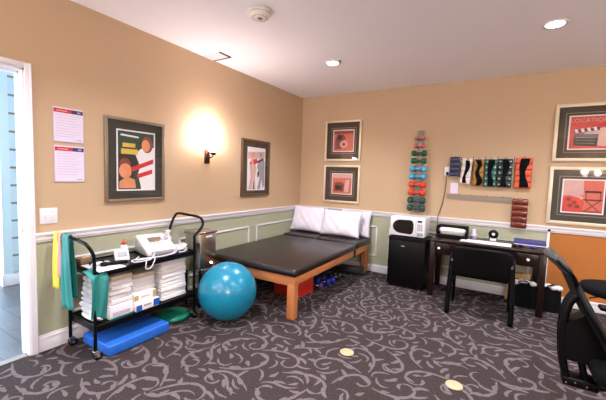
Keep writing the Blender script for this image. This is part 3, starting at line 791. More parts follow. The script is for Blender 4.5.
# ------------------------------------------------------------ exercise ball
w = MB(); w.sph((0, 0, .277), .277, 'ball', n=64)
o = w.build('exercise_ball', loc=(.735, -2.468, .001)); tag(o, 'large shiny teal exercise ball in front of the treatment table', 'exercise ball')

# ------------------------------------------------------------ treatment table
t = thing('treatment_table', 'low wide wooden treatment table padded in dark brown vinyl', 'treatment table', (0, 0, 0))
TX0, TX1, TY0, TY1 = .10, 1.285, -2.13, -.06
HY = -.62
w = MB()
w.box((TX0 + .02, TY0, .33), (TX1, TY0 + .03, .425), 'wood', .003)
w.build('end_rail', t)
for x in (TX0, TX1 - .03):
    w = MB(); w.box((x, TY0 + .03, .345), (x + .03, HY - .02, .425), 'wood', .003); w.build('side_rail', t)
    w = MB(); w.box((x, HY + .02, .345), (x + .03, TY1, .425), 'wood', .003); w.build('head_rail', t)
    w = MB(); w.box((x + .002, HY - .035, .335), (x + .034, HY + .035, .43), 'black_metal', .003); w.build('hinge_bracket', t)
w = MB(); w.box((TX0 + .03, TY1 - .03, .345), (TX1 - .03, TY1, .425), 'wood', .003); w.build('end_rail', t)
for (x, y) in [(TX0 + .05, TY0 + .01), (TX1 - .085, TY0 + .01), (TX0 + .05, TY1 - .08), (TX1 - .085, TY1 - .08), ]:
    w = MB(); w.box((x, y - .012, 0), (x + .085, y + .058, .345), 'wood', .004); w.build('leg', t)
def cushion(x0, x1, y0, y1, z0, z1, m, name, parent, crown=.012, bev=.035):
    w = MB(); w.box((x0, y0, z0), (x1, y1, z1), m, bev, seg=5)
    return w.build(name, parent)
cushion(TX0 - .02, TX1 + .025, TY0 - .03, HY, .425, .505, 'vinyl', 'main_cushion', t)
cushion(TX0 - .02, .655, HY + .012, TY1 + .02, .430, .520, 'vinyl', 'head_cushion', t)
cushion(.667, TX1 + .02, HY + .012, TY1 + .02, .430, .520, 'vinyl', 'head_cushion', t)

def pillow(cx, cy, cz, W, Hh, T_, tilt, rz, label, seed):
    w = MB()
    def side(sg):
        def fn(u, v):
            a, b = 2 * u - 1, 2 * v - 1
            e = max(0, (1 - abs(a) ** 2.6)) ** .55 * max(0, (1 - abs(b) ** 2.6)) ** .55
            pin = 1 - .07 * (1 - abs(a) ** 2) * abs(b) ** 2; pin2 = 1 - .06 * (1 - b * b) * a * a
            wr = .006 * math.sin(a * 7 + seed) * math.sin(b * 5 + 2 * seed) * e + .004 * math.sin(a * 15 + b * 9 + seed) * e
            return Vector((a * W / 2 * pin2, sg * (T_ / 2 * e) + wr, b * Hh / 2 * pin))
        return fn
    w.grid(side(-1), 26, 20, 'pillow'); w.grid(side(1), 26, 20, 'pillow')
    bmesh.ops.remove_doubles(w.bm, verts=w.bm.verts, dist=.0008)
    # flat hem border
    o = w.build('pillow', loc=(cx, cy, cz), rot=(tilt, 0, rz)); tag(o, label, 'pillow', 'white pillows on the treatment table'); return o
pillow(.305, -.215, .727, .62, .43, .16, R(-20), R(0), 'left white pillow propped against wall on treatment table, nearest the corner', 0)
pillow(.90, -.265, .722, .64, .41, .15, R(-20), R(2), 'middle white pillow leaning in front of another on treatment table', 2)
pillow(1.055, -.088, .715, .50, .40, .08, R(-9), R(0), 'rearmost right white pillow mostly hidden behind the middle pillow', 4)

# under the table
t = thing('storage_crate', 'red plastic storage bin on the floor under the treatment table', 'storage bin', (.86, -1.47, .002), R(-8))
w = MB(); w.box((-.17, -.17, 0), (.17, .17, .22), 'red_plastic', .01); w.build('bin_body', t)
w = MB(); w.box((-.18, -.18, .205), (.18, .18, .235), 'red_plastic', .006); w.build('lid', t)
def dumbbell(name, L, rr, m, label, loc, rz=0, group=None, hm=None):
    t = thing(name, label, 'dumbbell', loc, rz, group)
    w = MB(); w.cyl((-L * .28, 0, 0), (L * .28, 0, 0), rr * .42, hm or m, n=12); w.build('handle', t)
    for s in (-1, 1):
        w = MB(); w.cyl((s * L * .22, 0, 0), (s * L * .31, 0, 0), rr * .8, m, r1=rr, n=6 if True else 12) if s > 0 else w.cyl((-L * .31, 0, 0), (-L * .22, 0, 0), rr, m, r1=rr * .8, n=6)
        w.cyl((s * L * .31, 0, 0), (s * L * .46, 0, 0), rr, m, n=6); w.cyl((s * L * .46, 0, 0), (s * L * .5, 0, 0), rr, m, r1=rr * .8, n=6) if s > 0 else w.cyl((-L * .5, 0, 0), (-L * .46, 0, 0), rr * .8, m, r1=rr, n=6)
        w.build('weight', t)
    return t
for i, (x, y, L, rr, m, cn) in enumerate([(1.02, -1.20, .17, .050, 'db_purple', 'purple'), (1.03, -1.03, .19, .055, 'db_navy', 'bright blue'), (1.04, -.90, .17, .05, 'db_navy', 'darker blue'), (1.05, -.72, .16, .045, 'db_black', 'black'), (1.06, -.60, .16, .045, 'db_black', 'black')]):
    lab = {0: 'purple dumbbell on floor under the table, next to the red bin', 1: 'blue dumbbell beside the purple one under the table', 2: 'second blue dumbbell under the table, farther from the red bin', 3: 'black dumbbell under the table after the blue dumbbells', 4: 'black dumbbell under the table nearest the foam roller'}[i]
    dumbbell('dumbbell', L, rr, m, lab, (x, y, rr * .88 + .001), R(8), 'dumbbells under the treatment table', 'steel')
t = thing('foam_roller', 'dark grey foam roller lying under the head of the table', 'foam roller', (1.14, -.32, .066), R(12))
w = MB(); w.cyl((-.17, 0, 0), (.17, 0, 0), .062, 'roller', n=28); w.build('roller_body', t)
w = MB(); w.cyl((.17, 0, 0), (.172, 0, 0), .028, 'grey_plastic', n=20); w.build('core', t)
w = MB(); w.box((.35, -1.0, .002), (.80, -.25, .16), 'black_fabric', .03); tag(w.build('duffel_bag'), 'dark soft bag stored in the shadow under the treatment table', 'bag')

# ------------------------------------------------------------ fridge + microwave
t = thing('mini_fridge', 'black mini fridge under the white microwave', 'fridge', (1.935, -.285, .002))
w = MB(); w.box((-.232, -.165, .012), (.232, .17, .64), 'black_metal', .006); w.box((-.238, -.21, .64), (.238, .175, .658), 'black_plastic', .006); 
for sx in (-.2, .2): w.cyl((sx, -.14, 0), (sx, -.14, .014), .018, 'black_plastic'); w.cyl((sx, .14, 0), (sx, .14, .014), .018, 'black_plastic')
w.build('body', t)
w = MB(); w.box((-.232, -.215, .03), (.232, -.168, .620), 'black_metal', .010, seg=3); d_ = w.build('door', t)
w = MB(); w.box((-.232, -.222, .622), (.232, -.19, .638), 'black_plastic', .004); w.build('handle', d_)
w = MB(); w.sph((0, 0, 0), .026, 'rack_grey', (1, .12, .34)); w.build('badge', d_, loc=(-.045, -.216, .545))

t = thing('microwave', 'white microwave with dark oval window on the mini fridge', 'microwave', (1.918, -.285, .6605))
w = MB(); w.box((-.245, -.175, .012), (.245, .19, .262), 'white_plastic', .012, seg=3)
for sx in (-.2, .2): w.cyl((sx, -.13, 0), (sx, -.13, .014), .014, 'black_plastic'); w.cyl((sx, .15, 0), (sx, .15, .014), .014, 'black_plastic')
w.build('body', t)
w = MB(); w.box((-.243, -.192, .014), (.118, -.176, .260), 'white_plastic', .008); d_ = w.build('door', t)
pts = []
for k in range(26):
    a = PI / 2 + PI * k / 25
    pts.append((-.085 + .118 * math.cos(a), -.1932, .137 + .088 * math.sin(a)))
pts += [(.045, -.1932, .042), (.078, -.1932, .055), (.092, -.1932, .1), (.092, -.1932, .175), (.078, -.1932, .215), (.045, -.1932, .228)]
pts = [(p[0], p[1], p[2]) for p in pts]
w = MB(); w.poly(pts, 'dark_screen', th=.003, d=(0, -1, 0)); w.build('window', d_)
w = MB(); w.box((-.15, -.1975, .12), (.05, -.1965, .122), 'rack_grey'); w.build('glint_bar', d_) if False else w.bm.free()
w = MB(); w.box((.121, -.192, .014), (.243, -.176, .260), 'white_plastic', .006); cp = w.build('control_panel', t)
w = MB(); w.box((.142, -.1935, .205), (.205, -.192, .232), 'dark_screen', .001); w.build('display', cp)
w = MB()
for i in range(3):
    for j in range(4): w.box((.143 + i * .026, -.1945, .100 + j * .022), (.163 + i * .026, -.192, .115 + j * .022), 'grey_plastic', .001)
w.build('keypad', cp)
w = MB(); w.box((.143, -.196, .03), (.222, -.192, .072), 'grey_plastic', .003); w.build('door_button', cp)


for o in [x for x in bpy.data.objects if x.name.startswith('microwave')]: o.scale = (.90, .86, 1.0)

# ------------------------------------------------------------ desk
t = thing('desk', 'dark cherry wood desk with two small drawers along the back wall', 'desk', (0, 0, 0))
DX0, DX1, DY0, DY1 = 2.235, 3.385, -.575, -.02
w = MB(); w.box((DX0 - .01, DY0 - .015, .675), (DX1 + .01, DY1, .70), 'dark_wood', .005); w.build('desktop', t)
w = MB(); w.box((DX0 + .02, DY0 + .02, .52), (DX0 + .04, DY1 - .02, .675), 'dark_wood'); w.box((DX1 - .04, DY0 + .02, .52), (DX1 - .02, DY1 - .02, .675), 'dark_wood')
w.box((DX0 + .04, DY1 - .04, .52), (DX1 - .04, DY1 - .02, .675), 'dark_wood'); w.box((DX0 + .26, DY0 + .02, .60), (DX1 - .26, DY0 + .04, .675), 'dark_wood')
w.build('apron', t)
for x in (DX0, DX1 - .06):
    for y in (DY0, DY1 - .06): w = MB(); w.box((x, y, 0), (x + .06, y + .06, .675), 'dark_wood', .004); w.build('leg', t)
for x in (DX0 + .062, DX1 - .262):
    w = MB(); w.box((x, DY0 + .005, .525), (x + .20, DY0 + .35, .665), 'dark_wood', .004); d_ = w.build('drawer', t)
    w = MB(); w.lathe([(0, 0), (.007, 0), (.007, .012), (.016, .018), (.016, .026), (.009, .032), (0, .033)], 'white_plastic', T=Matrix.Translation((x + (.04 if x < 3 else .10), DY0 + .005, .60)) @ Matrix.Rotation(PI / 2, 4, 'X')); w.build('knob', d_)

# desk items
ZD = .7012
t = thing('storage_basket', 'black open basket holding a white roll on left end of desk', 'basket', (2.44, -.255, ZD))
w = MB(); W_, D_ = .175, .12
w.box((-W_, -D_, 0), (W_, D_, .008), 'black_plastic')
for (a, b) in [((-W_, -D_, 0), (W_, -D_ + .008, .045)), ((-W_, D_ - .008, 0), (W_, D_, .14)), ((-W_, -D_, 0), (-W_ + .008, D_, .14)), ((W_ - .008, -D_, 0), (W_, D_, .14))]: w.box(a, b, 'black_plastic', .003)
w.build('tray', t)
w = MB(); w.tube([(-W_ + .004, -D_ + .01, .04), (-W_ + .004, -D_ + .01, .13), (-W_ + .03, -D_ + .012, .145), (0, -D_ + .012, .147), (W_ - .03, -D_ + .012, .145), (W_ - .004, -D_ + .01, .13), (W_ - .004, -D_ + .01, .04)], .008, 'black_plastic', smooth=3); w.build('rim', t)
w = MB(); w.tube([(-.14, 0, 0), (-.13, 0, .002), (-.05, .0, .004), (.05, 0, .003), (.13, 0, .0), (.145, 0, -.002)], lambda q: .046 * (1 - abs(2 * q - 1) ** 6) + .004, 'white_cloth', n=18, smooth=5)
tag(w.build('rolled_towel', loc=(2.44, -.27, ZD + .064)), 'white rolled towel lying inside the black basket on desk', 'towel')
t = thing('sanitizer_bottle', 'small pale translucent bottle on desk right of black basket', 'bottle', (2.675, -.20, ZD))
w = MB(); w.lathe([(0, 0), (.032, 0), (.034, .01), (.034, .065), (.028, .075), (.026, .095), (0, .096)], 'clear'); w.build('bottle_body', t)
w = MB(); w.lathe([(0, .096), (.022, .096), (.022, .118), (0, .12)], 'white_plastic'); w.build('cap', t)
w = MB(); w.lathe([(.0345, .022), (.0355, .022), (.0355, .055), (.0345, .055)], 'sheet_line', n=28); w.build('bottle_label', t)
w = MB()
for k in range(3): w.box((-.26 + .006 * k, -.11, .0022 * k), (.26 - .004 * k, .10 - .003 * k, .0022 * k + .002), 'paper')
tag(w.build('paper_pad', loc=(2.81, -.40, ZD), rz=R(-2)), 'long white paper pad on desk behind the black chair', 'paper')
t = thing('tape_dispenser', 'round chrome disc on white stand near middle of desk', 'desk accessory', (2.885, -.20, ZD))
w = MB(); w.box((-.035, -.03, 0), (.035, .03, .03), 'white_plastic', .004); w.box((-.045, -.012, 0), (-.035, .012, .06), 'black_plastic', .003); w.box((.035, -.012, 0), (.045, .012, .06), 'black_plastic', .003); w.build('stand', t)
w = MB(); w.lathe([(.0, -.012), (.050, -.012), (.053, 0), (.050, .012), (.0, .012)], 'black_plastic', T=Matrix.Translation((0, 0, .082)) @ Matrix.Rotation(PI / 2, 4, 'X')); dc = w.build('disc', t)
w = MB(); w.lathe([(.026, -.017), (.043, -.015), (.043, -.010), (.026, -.010)], 'chrome', T=Matrix.Translation((0, 0, .082)) @ Matrix.Rotation(-PI / 2, 4, 'X') @ Matrix.Rotation(PI, 4, 'X')); w.build('ring', dc)
w = MB(); w.lathe([(0, .019), (.014, .017), (.018, .010), (0, .010)], 'white_plastic', T=Matrix.Translation((0, 0, .082)) @ Matrix.Rotation(PI / 2, 4, 'X')); w.build('hub', dc)
w = MB(); w.box((-.15, -.085, 0), (.15, .085, .055), 'indigo', .004); w.box((-.148, -.0855, .006), (.148, -.084, .014), 'paper')
tag(w.build('binder', loc=(3.25, -.20, ZD), rz=R(-1)), 'flat dark blue binder box on right end of desk', 'binder')
for i, x in enumerate((3.10, 3.16)):
    w = MB(); w.box((-.02, -.022, 0), (.02, .022, .022), 'black_plastic', .006); w.box((-.006, -.012, .022), (.006, .012, .027), 'grey_plastic', .002)
    tag(w.build('stapler', loc=(x, -.40, ZD), rz=.3 * i), ['left small black gadget in front of blue binder', 'right small black gadget in front of blue binder'][i], 'desk accessory')
w = MB(); w.sph((0, 0, .012), .035, 'indigo', (1.1, .6, .36)); tag(w.build('computer_mouse', loc=(3.27, -.42, ZD - .001)), 'small purple-blue oval object in front of the blue binder on desk', 'desk accessory')

# desk chair (seen from behind)
t = thing('side_chair', 'black armchair pushed up to the desk, seen from behind', 'chair', (2.805, -.78, 0), 0)
w = MB()
def fn(u, v):
    a = 2 * u - 1
    return Vector((a * .278 * (1 - .10 * v ** 6 - .04 * (1 - v) ** 4), -.225 - .03 * v + .05 * abs(a) ** 2.5, .430 + .305 * v - .022 * abs(a) ** 6))
w.grid(fn, 20, 12, 'black_plastic'); o = w.build('backrest', t); md = o.modifiers.new('s', 'SOLIDIFY'); md.thickness = .032; md.offset = 0
md = o.modifiers.new('b', 'BEVEL'); md.width = .012; md.segments = 3
w = MB(); w.box((-.25, -.19, .40), (.25, .27, .455), 'black_fabric', .022, seg=4); w.build('seat', t)
for s in (-1, 1):
    w = MB(); w.tube([(s * .270, -.19, .60), (s * .276, -.195, .45), (s * .288, -.215, .2), (s * .288, -.235, .0)], lambda q: .029 - .004 * q, 'black_plastic', n=10, smooth=4); w.build('leg', t)
    w = MB(); w.tube([(s * .27, .16, .60), (s * .275, .17, .4), (s * .28, .20, .0)], .018, 'black_plastic', n=10, smooth=4); w.build('leg', t)
    w = MB(); w.box((s * .27 - .025, -.21, .60), (s * .27 + .025, .195, .628), 'black_plastic', .010); w.build('armrest', t)
    w = MB(); w.cyl((s * .270, -.225, .575), (s * .270, -.212, .575), .012, 'chrome', n=16); w.build('bolt', t)
    w = MB(); w.tube([(s * .285, -.20, .30), (s * .28, .17, .30)], .011, 'black_metal', smooth=1); w.tube([(s * .24, .0, .40), (s * .278, 0, .40)], .011, 'black_metal', smooth=1); w.build('side_rail', t)

# bags under the desk
def bag(x, y, W_, D_, Hh, label, seed):
    t = thing('tote_bag', label, 'bag', (x, y, .002), R(4 * (seed - 1)), 'black bags under the desk')
    w = MB()
    def fn(u, v):
        a = 2 * PI * u; ex = 1 / (abs(math.cos(a)) ** 5 + abs(math.sin(a)) ** 5) ** .2
        bul = 1 + .06 * math.sin(PI * v) + .03 * math.sin(3 * a + seed) * v - .06 * v
        return Vector((W_ / 2 * ex * math.cos(a) * bul, D_ / 2 * ex * math.sin(a) * bul, Hh * v))
    w.grid(fn, 32, 8, 'black_fabric'); w.box((-W_ * .46, -D_ * .46, .0), (W_ * .46, D_ * .46, Hh * .9), 'black_fabric', .02); bmesh.ops.remove_doubles(w.bm, verts=w.bm.verts, dist=.0005)
    w.build('bag_body', t)
    w = MB(); rg = random.Random(seed)
    for k in range(4):
        x_ = -W_ * .34 + k * W_ * .22
        w.sph((x_, rg.uniform(-.04, .0) - .03, Hh * .99), .042, 'white_cloth', (1, .9, .7), n=12)
    w.build('tissue', t)
    w = MB(); w.tube([(-W_ * .25, -D_ * .50, Hh * .9), (-W_ * .2, -D_ * .55, Hh * 1.05), (W_ * .1, -D_ * .5, Hh * 1.08), (W_ * .25, -D_ * .52, Hh * .9)], .007, 'black_fabric', smooth=4); w.build('handle', t)
bag(3.225, -.25, .23, .17, .28, 'black bag with white tissue, left of the desk leg', 1)
bag(3.470, -.25, .19, .17, .28, 'black bag with white tissue, right of the desk leg', 2)
w = MB(); w.box((-.12, -.05, 0), (.12, .05, .33), 'card', .003); tag(w.build('carton_box', loc=(3.17, -.085, .002)), 'tan cardboard box behind the left black bag under desk', 'box')

# ------------------------------------------------------------ wall things right
t = thing('wall_outlet', 'white wall outlet with plug and black cord above the desk', 'outlet', (2.300, -.0005, 1.535))
w = MB(); w.box((-.036, -.006, -.058), (.036, 0, .058), 'white_plastic', .003); w.build('plate', t)
w = MB()
for z_ in (-.022, .022): w.cyl((0, -.006, z_), (0, -.0075, z_), .016, 'white_plastic', n=20)
w.build('socket', t)
t = thing('power_cord', 'black cord running from wall outlet down to the desk', 'cord', (0, 0, 0))
w = MB(); w.tube([(2.300, -.03, 1.49), (2.296, -.022, 1.42), (2.285, -.012, 1.25), (2.262, -.010, 1.10), (2.235, -.012, .99), (2.222, -.042, .92), (2.222, -.045, .86), (2.225, -.03, .80), (2.30, -.05, .72), (2.36, -.10, .71)], .0042, 'black_plastic', smooth=6); w.build('cable', t)
w = MB(); w.box((2.287, -.036, 1.485), (2.313, -.0085, 1.525), 'black_plastic', .005); w.build('plug', t)

def cuff(x0, x1, z0, z1, m, n, label, strapm='black_fabric', spots=False, strap=True, tilt=0, th=.035, y=-.045, straplook=0):
    W_ = x1 - x0
    t = thing('ankle_weight', label, 'ankle weight', ((x0 + x1) / 2, y, z1), 0, 'ankle weights on the wall'); t.rotation_euler = (0, tilt, 0)
    w = MB(); hh = (z1 - z0) / n
    for k in range(n):
        w.box((-W_ / 2, -th / 2, -hh * (k + 1) + .002), (W_ / 2, th / 2, -hh * k - .002), m, .012, seg=3)
    w.box((-W_ / 2 + .003, -.004, z0 - z1), (W_ / 2 - .003, .004, 0), m)
    w.build('weight_pockets', t)
    if strap:
        w = MB(); sw = W_ * (.36 if not straplook else .44)
        def fn(u, v):
            c = .012 * math.sin(v * 6 + straplook * 2) + (.0 if straplook != 2 else .02 * math.sin(v * 9))
            return Vector((c + (u - .5) * sw * (1 + .25 * math.sin(v * 7 + straplook)), -th / 2 - .006 - .004 * math.sin(v * 11), -.012 + v * (z0 - z1 + .024)))
        w.grid(fn, 4, 20, strapm); o = w.build('strap', t); md = o.modifiers.new('s', 'SOLIDIFY'); md.thickness = .004
    if spots:
        w = MB()
        for k in range(n):
            for sx in (-.36, .36):
                w.sph((W_ * sx, -th / 2 - .001, -hh * (k + .5)), .012, 'stitch', (1, .3, .7), n=10)
        w.build('rivets', t)
    w = MB(); w.box((-.016, -.014, -.004), (.016, .004, .012), 'rack_grey', .003); w.build('ring', t)
    return t
cuff(2.480, 2.598, 1.375, 1.690, 'cuff_white', 4, 'white ankle weight with black strap, leftmost on the hanging bar', tilt=R(4), straplook=0)
cuff(2.612, 2.730, 1.352, 1.695, 'cuff_gold', 4, 'mustard yellow ankle weight with twisted black strap', straplook=2, tilt=R(1))
cuff(2.738, 2.866, 1.350, 1.695, 'cuff_teal', 5, 'teal ankle weight with black strap and silver spots', spots=True, straplook=1)
cuff(2.876, 3.030, 1.350, 1.700, 'cuff_green', 5, 'very dark green ankle weight with rows of silver spots', spots=True, strap=True, straplook=0)
cuff(3.058, 3.228, 1.345, 1.712, 'cuff_orange', 5, 'orange ankle weight with broad black strap at right of bar', straplook=1)
cuff(3.055, 3.215, .870, 1.222, 'cuff_brown', 5, 'glossy brown ankle weight hanging below the orange one', strap=False, y=-.052)
cuff(2.330, 2.450, 1.470, 1.722, 'navy', 4, 'navy blue ankle weight beside the wall outlet', strap=False)
t = thing('hanging_bar', 'thin metal bar holding the row of ankle weights on wall', 'wall rack', (0, 0, 0))
w = MB(); w.box((2.33, -.012, 1.655), (3.225, -.001, 1.705), 'cuff_white', .003); w.build('back_rail', t)
w = MB()
for x in (2.465, 2.605, 2.733, 2.870, 3.044): w.tube([(x, -.012, 1.69), (x, -.05, 1.69), (x, -.062, 1.70), (x, -.068, 1.72)], .004, 'black_metal', smooth=3)
w.build('hook', t)
t = thing('wall_rail', 'empty grey metal rail with small hooks below the ankle weights', 'wall rack', (0, 0, 0))
w = MB(); w.poly([(2.31, -.002, 1.172), (3.05, -.002, 1.160), (3.05, -.002, 1.232), (2.31, -.002, 1.236)][::-1], 'rail_metal', th=.010, d=(0, -1, 0)); w.build('back_rail', t)
for x in (2.47, 2.60, 2.78, 2.95):
    w = MB(); w.tube([(x, -.012, 1.225), (x, -.035, 1.225), (x, -.045, 1.245)], .004, 'steel', smooth=3); w.build('hook', t)
w = MB(); w.box((-.045, -.0015, -.07), (.045, 0, .07), 'sheet'); tag(w.build('paper_note', loc=(2.395, -.001, 1.315)), 'small blank white paper note taped below navy ankle weight', 'paper note')

# dumbbell rack
t = thing('dumbbell_rack', 'narrow vertical grey wall rack holding coloured dumbbells', 'dumbbell rack', (1.935, 0, 0))
w = MB(); w.box((-.042, -.02, .95), (.042, -.001, 2.085), 'rack_grey', .003); w.build('rack_plate', t)
rows = [(1.975, .125, .024, 'db_pink', 'topmost small pink dumbbell on the wall rack'), (1.872, .135, .026, 'db_pink', 'second pink dumbbell on wall rack, just above the green pair'),
        (1.772, .175, .036, 'db_green', 'upper green dumbbell on the wall rack'), (1.668, .178, .036, 'db_green', 'lower green dumbbell on wall rack above the light blue pair'),
        (1.556, .196, .038, 'db_blue', 'upper light blue dumbbell on the wall rack'), (1.452, .196, .038, 'db_blue', 'lower light blue dumbbell on the wall rack'),
        (1.344, .200, .042, 'db_red', 'upper orange-red dumbbell on the wall rack'), (1.235, .204, .042, 'db_red', 'lower orange-red dumbbell on the wall rack'),
        (1.124, .208, .044, 'db_dark', 'dark teal dumbbell second from bottom of wall rack'), (1.018, .212, .044, 'db_dark', 'lowest dark teal dumbbell on the wall rack')]
for z_, L, rr, m, lab in rows:
    for s in (-1, 1):
        w = MB(); w.tube([(s * .028, -.018, z_ - .02), (s * .028, -.055, z_ - rr * .62), (s * .028, -.085, z_ - rr * .42), (s * .028, -.095, z_ - .002)], .006, 'rack_grey', smooth=3); w.build('cradle', t)
    dumbbell('dumbbell', L * 1.1, rr * 1.08, m, lab, (1.935, -.068, z_), 0, 'dumbbells on the wall rack', m)

# ------------------------------------------------------------ floor discs
for i, (x, y) in enumerate([(1.955, -2.372), (2.745, -2.345)]):
    t = thing('floor_marker', ['round tan floor disc nearer the treatment table', 'round tan floor disc nearest the office chair'][i], 'floor marker', (x, y, .0008), 0, 'tan discs on the carpet')
    w = MB(); w.lathe([(0, 0), (.054, 0), (.056, .002), (.052, .005), (0, .006)], 'floor_marker', n=36); w.build('disc', t)
    w = MB(); w.cyl((0, 0, .006), (0, 0, .0075), .007, 'card', n=14); w.build('screw', t)

# ------------------------------------------------------------ rolling stool
t = thing('rolling_stool', 'round black padded rolling stool against the orange wall', 'stool', (3.815, -1.05, .03))
w = MB(); w.lathe([(0, .455), (.21, .455), (.232, .47), (.238, .50), (.228, .522), (.20, .53), (0, .534)], 'vinyl' if False else 'black_fabric', n=44); w.build('seat', t)
w = MB(); w.cyl((0, 0, .08), (0, 0, .455), .024, 'chrome', n=20); w.lathe([(.0, .43), (.06, .43), (.07, .455), (0, .455)], 'black_metal'); w.build('gas_post', t)
w = MB(); w.tube([(-.02, -.02, .44), (-.10, -.03, .43), (-.17, -.04, .405)], .006, 'black_metal', smooth=3); w.build('lever', t)
for k in range(5):
    a = 2 * PI * k / 5 + .9
    w = MB(); w.tube([(0, 0, .09), (.12 * math.cos(a), .12 * math.sin(a), .075), (.24 * math.cos(a), .24 * math.sin(a), .045)], lambda q: .022 - .008 * q, 'chrome', smooth=3); w.build('foot', t)
    w = MB(); x, y = .24 * math.cos(a), .24 * math.sin(a); w.cyl((x - .014, y, -.003), (x + .014, y, -.003), .026, 'black_plastic', n=18); w.cyl((x, y, 0), (x, y, .05), .007, 'black_plastic', n=10); w.build('caster', t)
w = MB(); w.box((-.02, -.035, 0), (.02, .035, .012), 'red_plastic', .004); w.box((-.012, -.02, .012), (.012, .02, .018), 'paper', .002)
tag(w.build('small_case', loc=(3.86, -.90, .5645), rz=.4), 'tiny red and white item resting on the stool seat', 'case')

# ------------------------------------------------------------ office chair, facing +x
OX, OY = 3.66, -2.38
t = thing('office_chair', 'black mesh-back office chair turned away at the right edge', 'office chair', (.032, 0, 0))
cl = [(3.190, .995), (3.228, .955), (3.262, .925), (3.295, .86), (3.325, .79), (3.36, .72), (3.40, .65), (3.44, .58), (3.475, .51)]
P_ = catmull([Vector((x, 0, z_)) for x, z_ in cl], 4)
Wb = .225
# mesh panel
w = MB(); n = len(P_)
def bw(t_):      # wide headrest, waist, wide lumbar
    return .155 - .085 * math.exp(-((t_ - .40) / .13) ** 2) + .05 * max(0, t_ - .5) * 2
def fn(u, v):
    i = min(n - 1, int(round(v * (n - 1)))); p = P_[i]; a = 2 * u - 1
    return Vector((p.x - .035 * (1 - a * a) , OY + a * (bw(v) - .01), p.z))
w.grid(fn, 12, n - 1, 'chair_mesh'); o = w.build('mesh_back', t); md = o.modifiers.new('s', 'SOLIDIFY'); md.thickness = .005
# side frame rods
for s in (-1, 1):
    w = MB(); w.tube([(p.x, OY + s * bw(i / (n - 1)), p.z) for i, p in enumerate(P_)], lambda q: .010 + .012 * min(1, max(0, q - .22) * 4), 'black_plastic', n=12, smooth=1, flat=.8); w.build('back_frame', t)
# grey head panel
w = MB()
def fn(u, v):
    q = v * .30; i = q * (n - 1); i0 = int(i); p = P_[i0].lerp(P_[min(n - 1, i0 + 1)], i - i0); a = 2 * u - 1
    return Vector((p.x - .010 - .03 * (1 - a * a), OY + a * (bw(q) - .002), p.z + .018))
w.grid(fn, 12, 14, 'mesh_grey'); o = w.build('headrest', t); md = o.modifiers.new('s', 'SOLIDIFY'); md.thickness = .03; md.offset = 0; md = o.modifiers.new('b', 'BEVEL'); md.width = .009; md.segments = 2
# spine loop behind the back
SY = OY - .04
for s in (-1, 1):
    y = SY + s * .034
    w = MB(); w.tube([(3.300, y, .80), (3.272, y, .745), (3.256, y, .66), (3.256, y, .54), (3.270, y, .40), (3.298, y, .315), (3.36, y, .300), (3.45, y, .32), (3.56, y, .36)], .019, 'black_plastic', n=10, smooth=4); w.build('spine', t)
    w = MB(); w.tube([(3.355, y, .66), (3.336, y, .57), (3.345, y, .45), (3.378, y, .31)], .015, 'black_plastic', n=10, smooth=4); w.build('strut', t)
w = MB(); w.box((3.270, SY - .055, .285), (3.43, SY + .055, .335), 'black_plastic', .01); w.build('spine_bracket', t)
w = MB(); w.poly([(3.256, SY - .05, .43), (3.47, SY - .05, .43), (3.40, SY - .05, .62), (3.345, SY - .05, .70), (3.258, SY - .05, .63)], 'black_plastic', th=.10, d=(0, 1, 0)); w.build('lumbar_plate', t)
for (x, z_) in [(3.285, .305), (3.325, .315), (3.375, .308)]:
    w = MB(); w.cyl((x, SY - .061, z_), (x, SY - .055, z_), .005, 'steel', n=10); w.build('bolt', t)
w = MB(); w.box((3.375, OY - .24, .39), (3.90, OY + .24, .475), 'black_fabric', .032, seg=4); w.build('seat', t)
w = MB(); w.box((3.40, OY - .22, .365), (3.88, OY + .22, .395), 'black_plastic', .01); w.build('seat_pan', t)
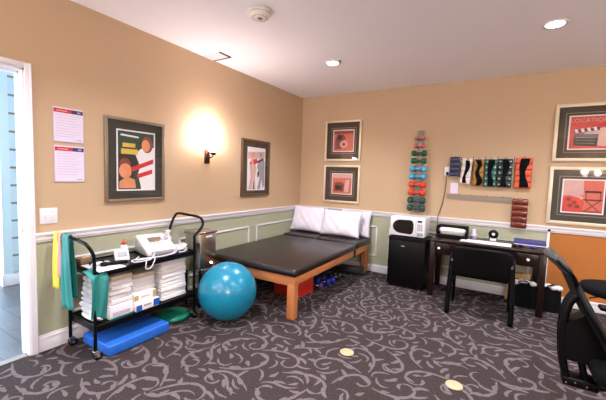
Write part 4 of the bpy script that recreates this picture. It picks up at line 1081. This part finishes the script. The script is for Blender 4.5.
for s in (-1, 1):
    y = OY + s * .285
    w = MB(); w.tube([(3.60, OY + s * .22, .39), (3.60, y, .40), (3.60, y, .50), (3.61, y, .64)], .020, 'black_plastic', smooth=4); w.build('arm_post', t)
    w = MB(); w.box((3.47, y - .035, .64), (3.78, y + .035, .67), 'black_plastic', .013, seg=3); w.build('armrest', t)
w = MB(); w.box((3.50, OY - .09, .315), (3.76, OY + .09, .385), 'black_plastic', .01); w.cyl((OX, OY, .10), (OX, OY, .34), .028, 'black_plastic', n=20); w.build('gas_post', t)
for k in range(5):
    a = 2 * PI * k / 5 + .31
    ca, sa = math.cos(a), math.sin(a)
    w = MB(); w.tube([(OX, OY, .11), (OX + .15 * ca, OY + .15 * sa, .10), (OX + .29 * ca, OY + .29 * sa, .075)], lambda q: .028 - .010 * q, 'black_plastic', smooth=3); w.build('foot', t)
    w = MB(); x, y = OX + .29 * ca, OY + .29 * sa; w.cyl((x - .016, y, .029), (x + .016, y, .029), .028, 'black_plastic', n=18); w.cyl((x, y, .03), (x, y, .08), .007, 'black_plastic', n=10); w.build('caster', t)

# ------------------------------------------------------------ daylight through the hallway
wd = bpy.data.worlds.new('world'); bpy.context.scene.world = wd; wd.use_nodes = True
bg = wd.node_tree.nodes['Background']; bg.inputs[0].default_value = (.60, .80, 1.0, 1); bg.inputs[1].default_value = 5.6

# ------------------------------------------------------------ camera
cam = bpy.data.cameras.new('camera'); co = bpy.data.objects.new('camera', cam); C.objects.link(co)
cam.sensor_fit = 'HORIZONTAL'; cam.sensor_width = 36; cam.lens = 36 * 329.4 / 606; cam.clip_start = .05; cam.clip_end = 60
m = Matrix(((.85462, -.06559, .51509), (.51821, .04505, -.85407), (.03282, .99683, .07249))).to_4x4()
m.translation = (2.9415, -4.7729, 1.408)
co.matrix_world = m
sc = bpy.context.scene; sc.camera = co
sc.view_settings.view_transform = 'Standard'; sc.view_settings.look = 'None'; sc.view_settings.gamma = 1; sc.view_settings.exposure = 0.86
sc.cycles.use_denoising = True
sc.cycles.max_bounces = 10; sc.cycles.diffuse_bounces = 6; sc.cycles.transparent_max_bounces = 12
sc.cycles.sample_clamp_indirect = 6; sc.cycles.caustics_reflective = False; sc.cycles.caustics_refractive = False
